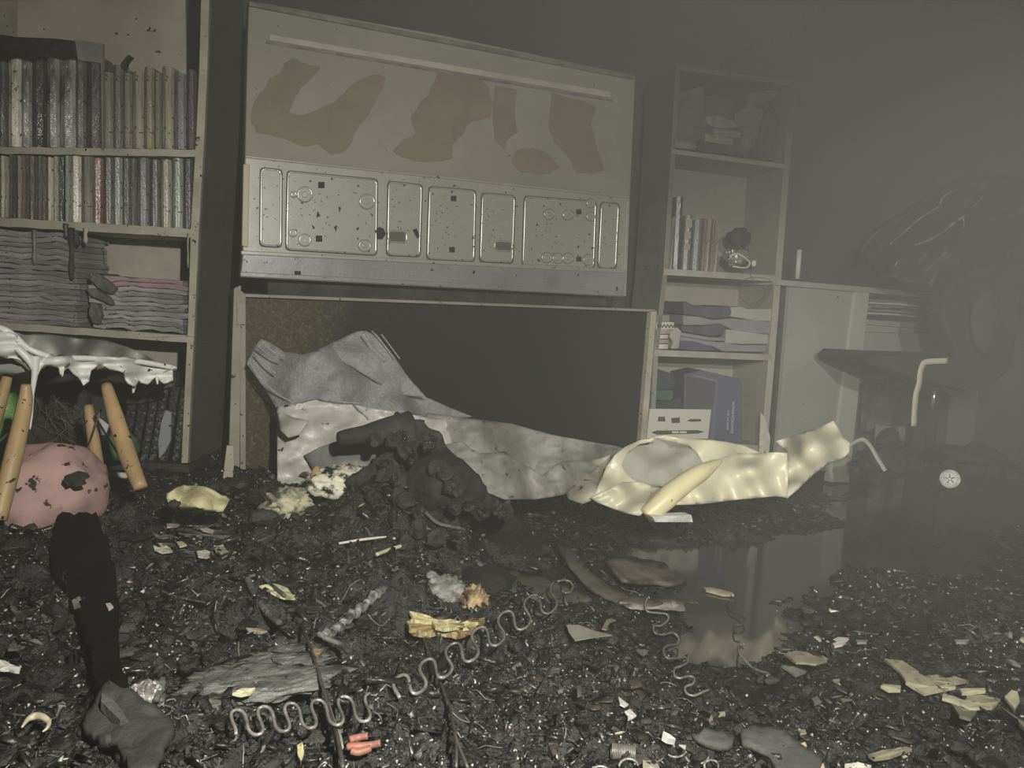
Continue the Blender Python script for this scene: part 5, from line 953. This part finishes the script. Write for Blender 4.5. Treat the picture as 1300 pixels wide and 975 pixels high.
# crinkled foil near the dark slab
mk('crinkled_foil', blob(T(186, 892, .03), (.016, .012, .022), 4, .35, 2.2, 11, jag=.3), mat('dull_foil', (.36, .34, .30), .3, (.05, .05, .045), 40, (.42, .6), metal=.3, bump=.8), label='crinkled dull foil scrap above the dark charred slab', cat='foil', smooth=False)
mk('foil_streak', tube(smoothpath([T(x, y, .04) for x, y in [(198, 890), (204, 876), (206, 862)]], 4), .004, 7), ash, label='shiny grey streak rising from the crinkled foil', cat='foil', smooth=True)
mk('curled_peel', tube(smoothpath([T(x, y, .03) for x, y in [(28, 923), (36, 913), (46, 909), (56, 911), (62, 917), (60, 924), (54, 929)]], 5), np.interp(np.linspace(0, 1, 31), [0, .3, .6, 1], [.001, .0042, .003, .0008]), 8), mat('peel_beige', (.50, .45, .31), .6), label='curled beige peel at the lower left', cat='peel', smooth=True)
scrap(jag([(-6, 838), (6, 838), (14, 844), (26, 846), (25, 853), (12, 850), (-6, 850)], .8, 3), white, 'white torn scrap at the left edge', 'scrap', 'white_scrap', .03, .003, .01)
scrap([(12, 818), (18, 812), (22, 819), (32, 820), (20, 824), (10, 824)], ash, 'grey star-like scrap above the white scrap at the left edge', 'scrap', 'grey_scrap', .02, .003, .01)
scrap(jag([(12, 764), (18, 768), (34, 782), (30, 786), (22, 784), (14, 772)], .8, 3), ash, 'grey wishbone-shaped scrap at the left', 'scrap', 'grey_scrap', .02, .004, .01)
scrap(jag([(92, 762), (100, 756), (106, 762), (102, 772), (94, 770)], 1, 3), greypap, 'greyish paper scrap left of the dark shadow patch', 'scrap', 'grey_scrap', .03, .004, .01)
scrap([(134, 766), (140, 765), (144, 770), (138, 774)], whitepap, 'small pale scrap right of the dark shadow patch', 'scrap', 'white_scrap', .04, .003)
scrap(jag([(70, 788), (82, 778), (86, 782), (78, 796), (66, 800)], 1, 3), greych, 'dull grey scrap lower left of the dark shadow patch', 'scrap', 'grey_scrap', .03, .004)
# dark sheet put in for a cast shadow on the left debris
slab([(74, 655), (100, 650), (120, 656), (136, 690), (146, 730), (150, 780), (150, 830), (162, 868), (142, 878), (120, 860), (106, 800), (84, 750), (66, 730), (64, 690)], mat('brown_black', (.005, .004, .0032), .95, bump=.3, spec=.1), 'long brown-black patch standing in for a shadow on the left debris', 'cloth', 'shadow_patch', .030, .01, .022)
mk('trench_shade', tube(smoothpath([T(500, 765, -.02), T(520, 800, -.02), T(545, 840, -.022), T(570, 890, -.022), T(590, 930, -.03)], 5), [.028] * 21, 10), mat('pitch_black', (.006, .006, .005)), label='pitch black stand-in for the dark trench under the long spring', cat='shade', smooth=True)  # black tube stands in for the shade inside the trench
# pink clips, yellow bits
for k, (a, l) in enumerate([([(444, 939), (455, 936), (467, 934)], 'upper'), ([(441, 948), (455, 947), (470, 946), (483, 943)], 'middle'), ([(446, 953), (456, 955), (470, 950)], 'lower')]):
    mk('pink_stick', tube(smoothpath([T(x, y, .035) for x, y in a], 4), .0035, 8), mat('pink_clay', (.30, .12, .08), .6, (.16, .08, .06), 60), label=f'{l} reddish-pink stick in the cluster at the bottom', cat='stick', smooth=True)
scrap(jag([(295, 880), (306, 874), (324, 873), (318, 880), (306, 882)], .5, 2), mat('cream_yellow', (.55, .52, .32)), 'cream-yellow sliver above the dull spring', 'scrap', 'yellow_sliver', .025, .003)
scrap(jag([(377, 946), (384, 942), (386, 954), (382, 966), (378, 958)], .5, 2), foam, 'cream-yellow upright scrap below the dull spring', 'scrap', 'yellow_scrap', .025, .003)
scrap(jag([(396, 816), (402, 820), (410, 824), (404, 832), (398, 830)], .6, 2), mat('core_tan', (.58, .42, .22)), 'small tan scrap on the long thin rod', 'scrap', 'tan_scrap', .03, .003, .01)
scrap(jag([(312, 797), (325, 797), (340, 801), (328, 804), (316, 802)], .5, 2), tanpap, 'thin beige sliver left of the short ash strip', 'scrap', 'beige_sliver', .02, .002)
scrap(jag([(526, 958), (530, 962), (536, 955), (534, 950)], .5, 2), ash, 'small pale hook-shaped scrap at the bottom', 'scrap', 'grey_scrap', .025, .003)
# punched metal bracket
br = scrap([(816, 965), (834, 963), (838, 978), (816, 980)], mat('bracket_tan', (.40, .36, .27), .5, speck=.4), 'punched tan metal bracket at the bottom edge', 'bracket', 'metal_bracket', .03, .003)
for x, y in ((823, 970), (830, 968)):
    p = T(x, y, .031); mk('bolt_hole', tube([p, p + Vector((0, 0, .0012))], .0028, 10), blk, br)
# grey streaky heap in lower left
for k, (x, y, rx, ry, l) in enumerate([(330, 850, .07, .010, 'upper'), (362, 838, .05, .014, 'topmost'), (300, 862, .06, .01, 'left'), (350, 868, .08, .010, 'lower')]):
    mk('layered_ash', blob(T(x, y, .01), (rx, .03, ry), 4, .4, 3, k + 20, jag=.3), mat('layered_grey', (.15, .15, .135), .32, (.02, .02, .018), 18, (.45, .62), bump=.9, bs=60, stretch=(.5, .5, 5)), label=f'{l} wet grey layered ash ridge in the lower left debris', cat='ash', smooth=True)
# beige tile-like flakes at the lower right
flakes = [([(1122, 836), (1145, 838), (1166, 852), (1142, 852)], 'tan'), ([(1142, 852), (1162, 852), (1180, 862), (1160, 868), (1148, 860)], 'tan'), ([(1148, 862), (1172, 874), (1212, 868), (1214, 872), (1174, 880), (1150, 866)], 'cream'), ([(1160, 860), (1190, 856), (1212, 866), (1176, 872)], 'tan'), ([(1196, 862), (1212, 858), (1230, 864), (1208, 868)], 'tan'),
          ([(1122, 868), (1144, 870), (1143, 876), (1128, 876), (1118, 870)], 'cream'), ([(1197, 880), (1222, 888), (1222, 894), (1196, 886)], 'cream'), ([(1222, 888), (1250, 894), (1268, 890), (1260, 898), (1232, 898), (1220, 893)], 'cream'), ([(1218, 874), (1250, 873), (1252, 877), (1222, 880)], 'cream'), ([(1208, 892), (1222, 898), (1240, 902), (1232, 912), (1218, 908)], 'tan'), ([(1226, 880), (1250, 882), (1270, 888), (1244, 892), (1226, 888)], 'tan'),
          ([(996, 830), (1010, 826), (1024, 828), (1050, 838), (1036, 842), (1010, 840)], 'tan'), ([(992, 844), (1006, 846), (1024, 852), (1010, 857)], 'grey'), ([(1054, 814), (1064, 808), (1078, 810), (1070, 818), (1060, 820)], 'white'), ([(1030, 886), (1038, 884), (1042, 890), (1034, 893)], 'grey'), ([(1066, 886), (1082, 888), (1086, 893), (1074, 896)], 'tan'), ([(1058, 862), (1066, 862), (1064, 866)], 'tan'),
          ([(1102, 958), (1120, 952), (1150, 948), (1158, 950), (1130, 960), (1110, 962)], 'tan'), ([(1026, 958), (1034, 962), (1046, 970), (1048, 980), (1038, 975)], 'peach'), ([(1072, 970), (1090, 968), (1106, 972), (1104, 982), (1072, 982)], 'white'), ([(1016, 944), (1022, 942), (1024, 946), (1018, 948)], 'peach'), ([(1014, 927), (1022, 926), (1024, 931), (1016, 931)], 'tan'),
          ([(1268, 896), (1284, 906), (1310, 922), (1310, 934), (1290, 914)], 'greyboard'), ([(1276, 884), (1284, 876), (1292, 878), (1294, 890), (1288, 900), (1282, 892)], 'cream'), ([(1278, 836), (1288, 838), (1296, 845), (1286, 842)], 'grey'), ([(1212, 812), (1230, 812), (1228, 815), (1214, 815)], 'grey'), ([(1086, 812), (1102, 812), (1100, 815), (1088, 815)], 'grey'), ([(1186, 868), (1200, 872), (1196, 878), (1184, 874)], 'grey')]
where = ['far left flake of', 'second flake from the left of', 'long-edged flake at the front left of', 'broad flake in the middle of', 'small upper right flake of', 'separate flake just left of', 'narrow front flake of', 'pointed front right flake of', 'thin raised strip of', 'lowest hanging flake of', 'dull rear right flake of']
fm = dict(tan=mat('flake_tan', (.32, .29, .19), .6, (.18, .16, .11), 30, (.35, .7), speck=.3, bump=.3), cream=mat('flake_cream', (.48, .45, .30), .6, (.33, .3, .2), 30, (.35, .7), speck=.2), grey=greypap, white=whitepap, peach=mat('peach', (.60, .44, .28), .6, speck=.2), greyboard=mat('greyboard', (.26, .25, .19), .7, speck=.3))
oth = ['layered beige flake above the dark gap at the right', 'grey flake just below the layered beige flake', 'white crooked scrap at the right of the debris', 'small grey chip below the grey flake', 'beige chip below the white crooked scrap', 'tiny beige chip left of the beige flakes', 'long beige curl near the bottom right', 'peach splinter near the bottom edge', 'white ragged scrap at the bottom right', 'small peach chip above the peach splinter', 'small beige chip near the grey slab', 'dull beige board corner at the right edge', 'cream bone-shaped scrap at the right edge', 'thin grey sliver at the far right', 'pale grey sliver floating at the right', 'short grey sliver beside the white crooked scrap', 'grey chip among the beige flakes']
for k, (poly, c) in enumerate(flakes):
    scrap(jag(poly, .6, 5), fm[c], (where[k] + ' the beige flakes at lower right') if k < 11 else oth[k - 11], 'flake' if k < 11 else 'scrap', 'beige_flake' if k < 11 else 'debris_scrap', .022 + (.006 if c == 'cream' else 0), .005, .003, group='beige flakes at lower right' if k < 11 else None)
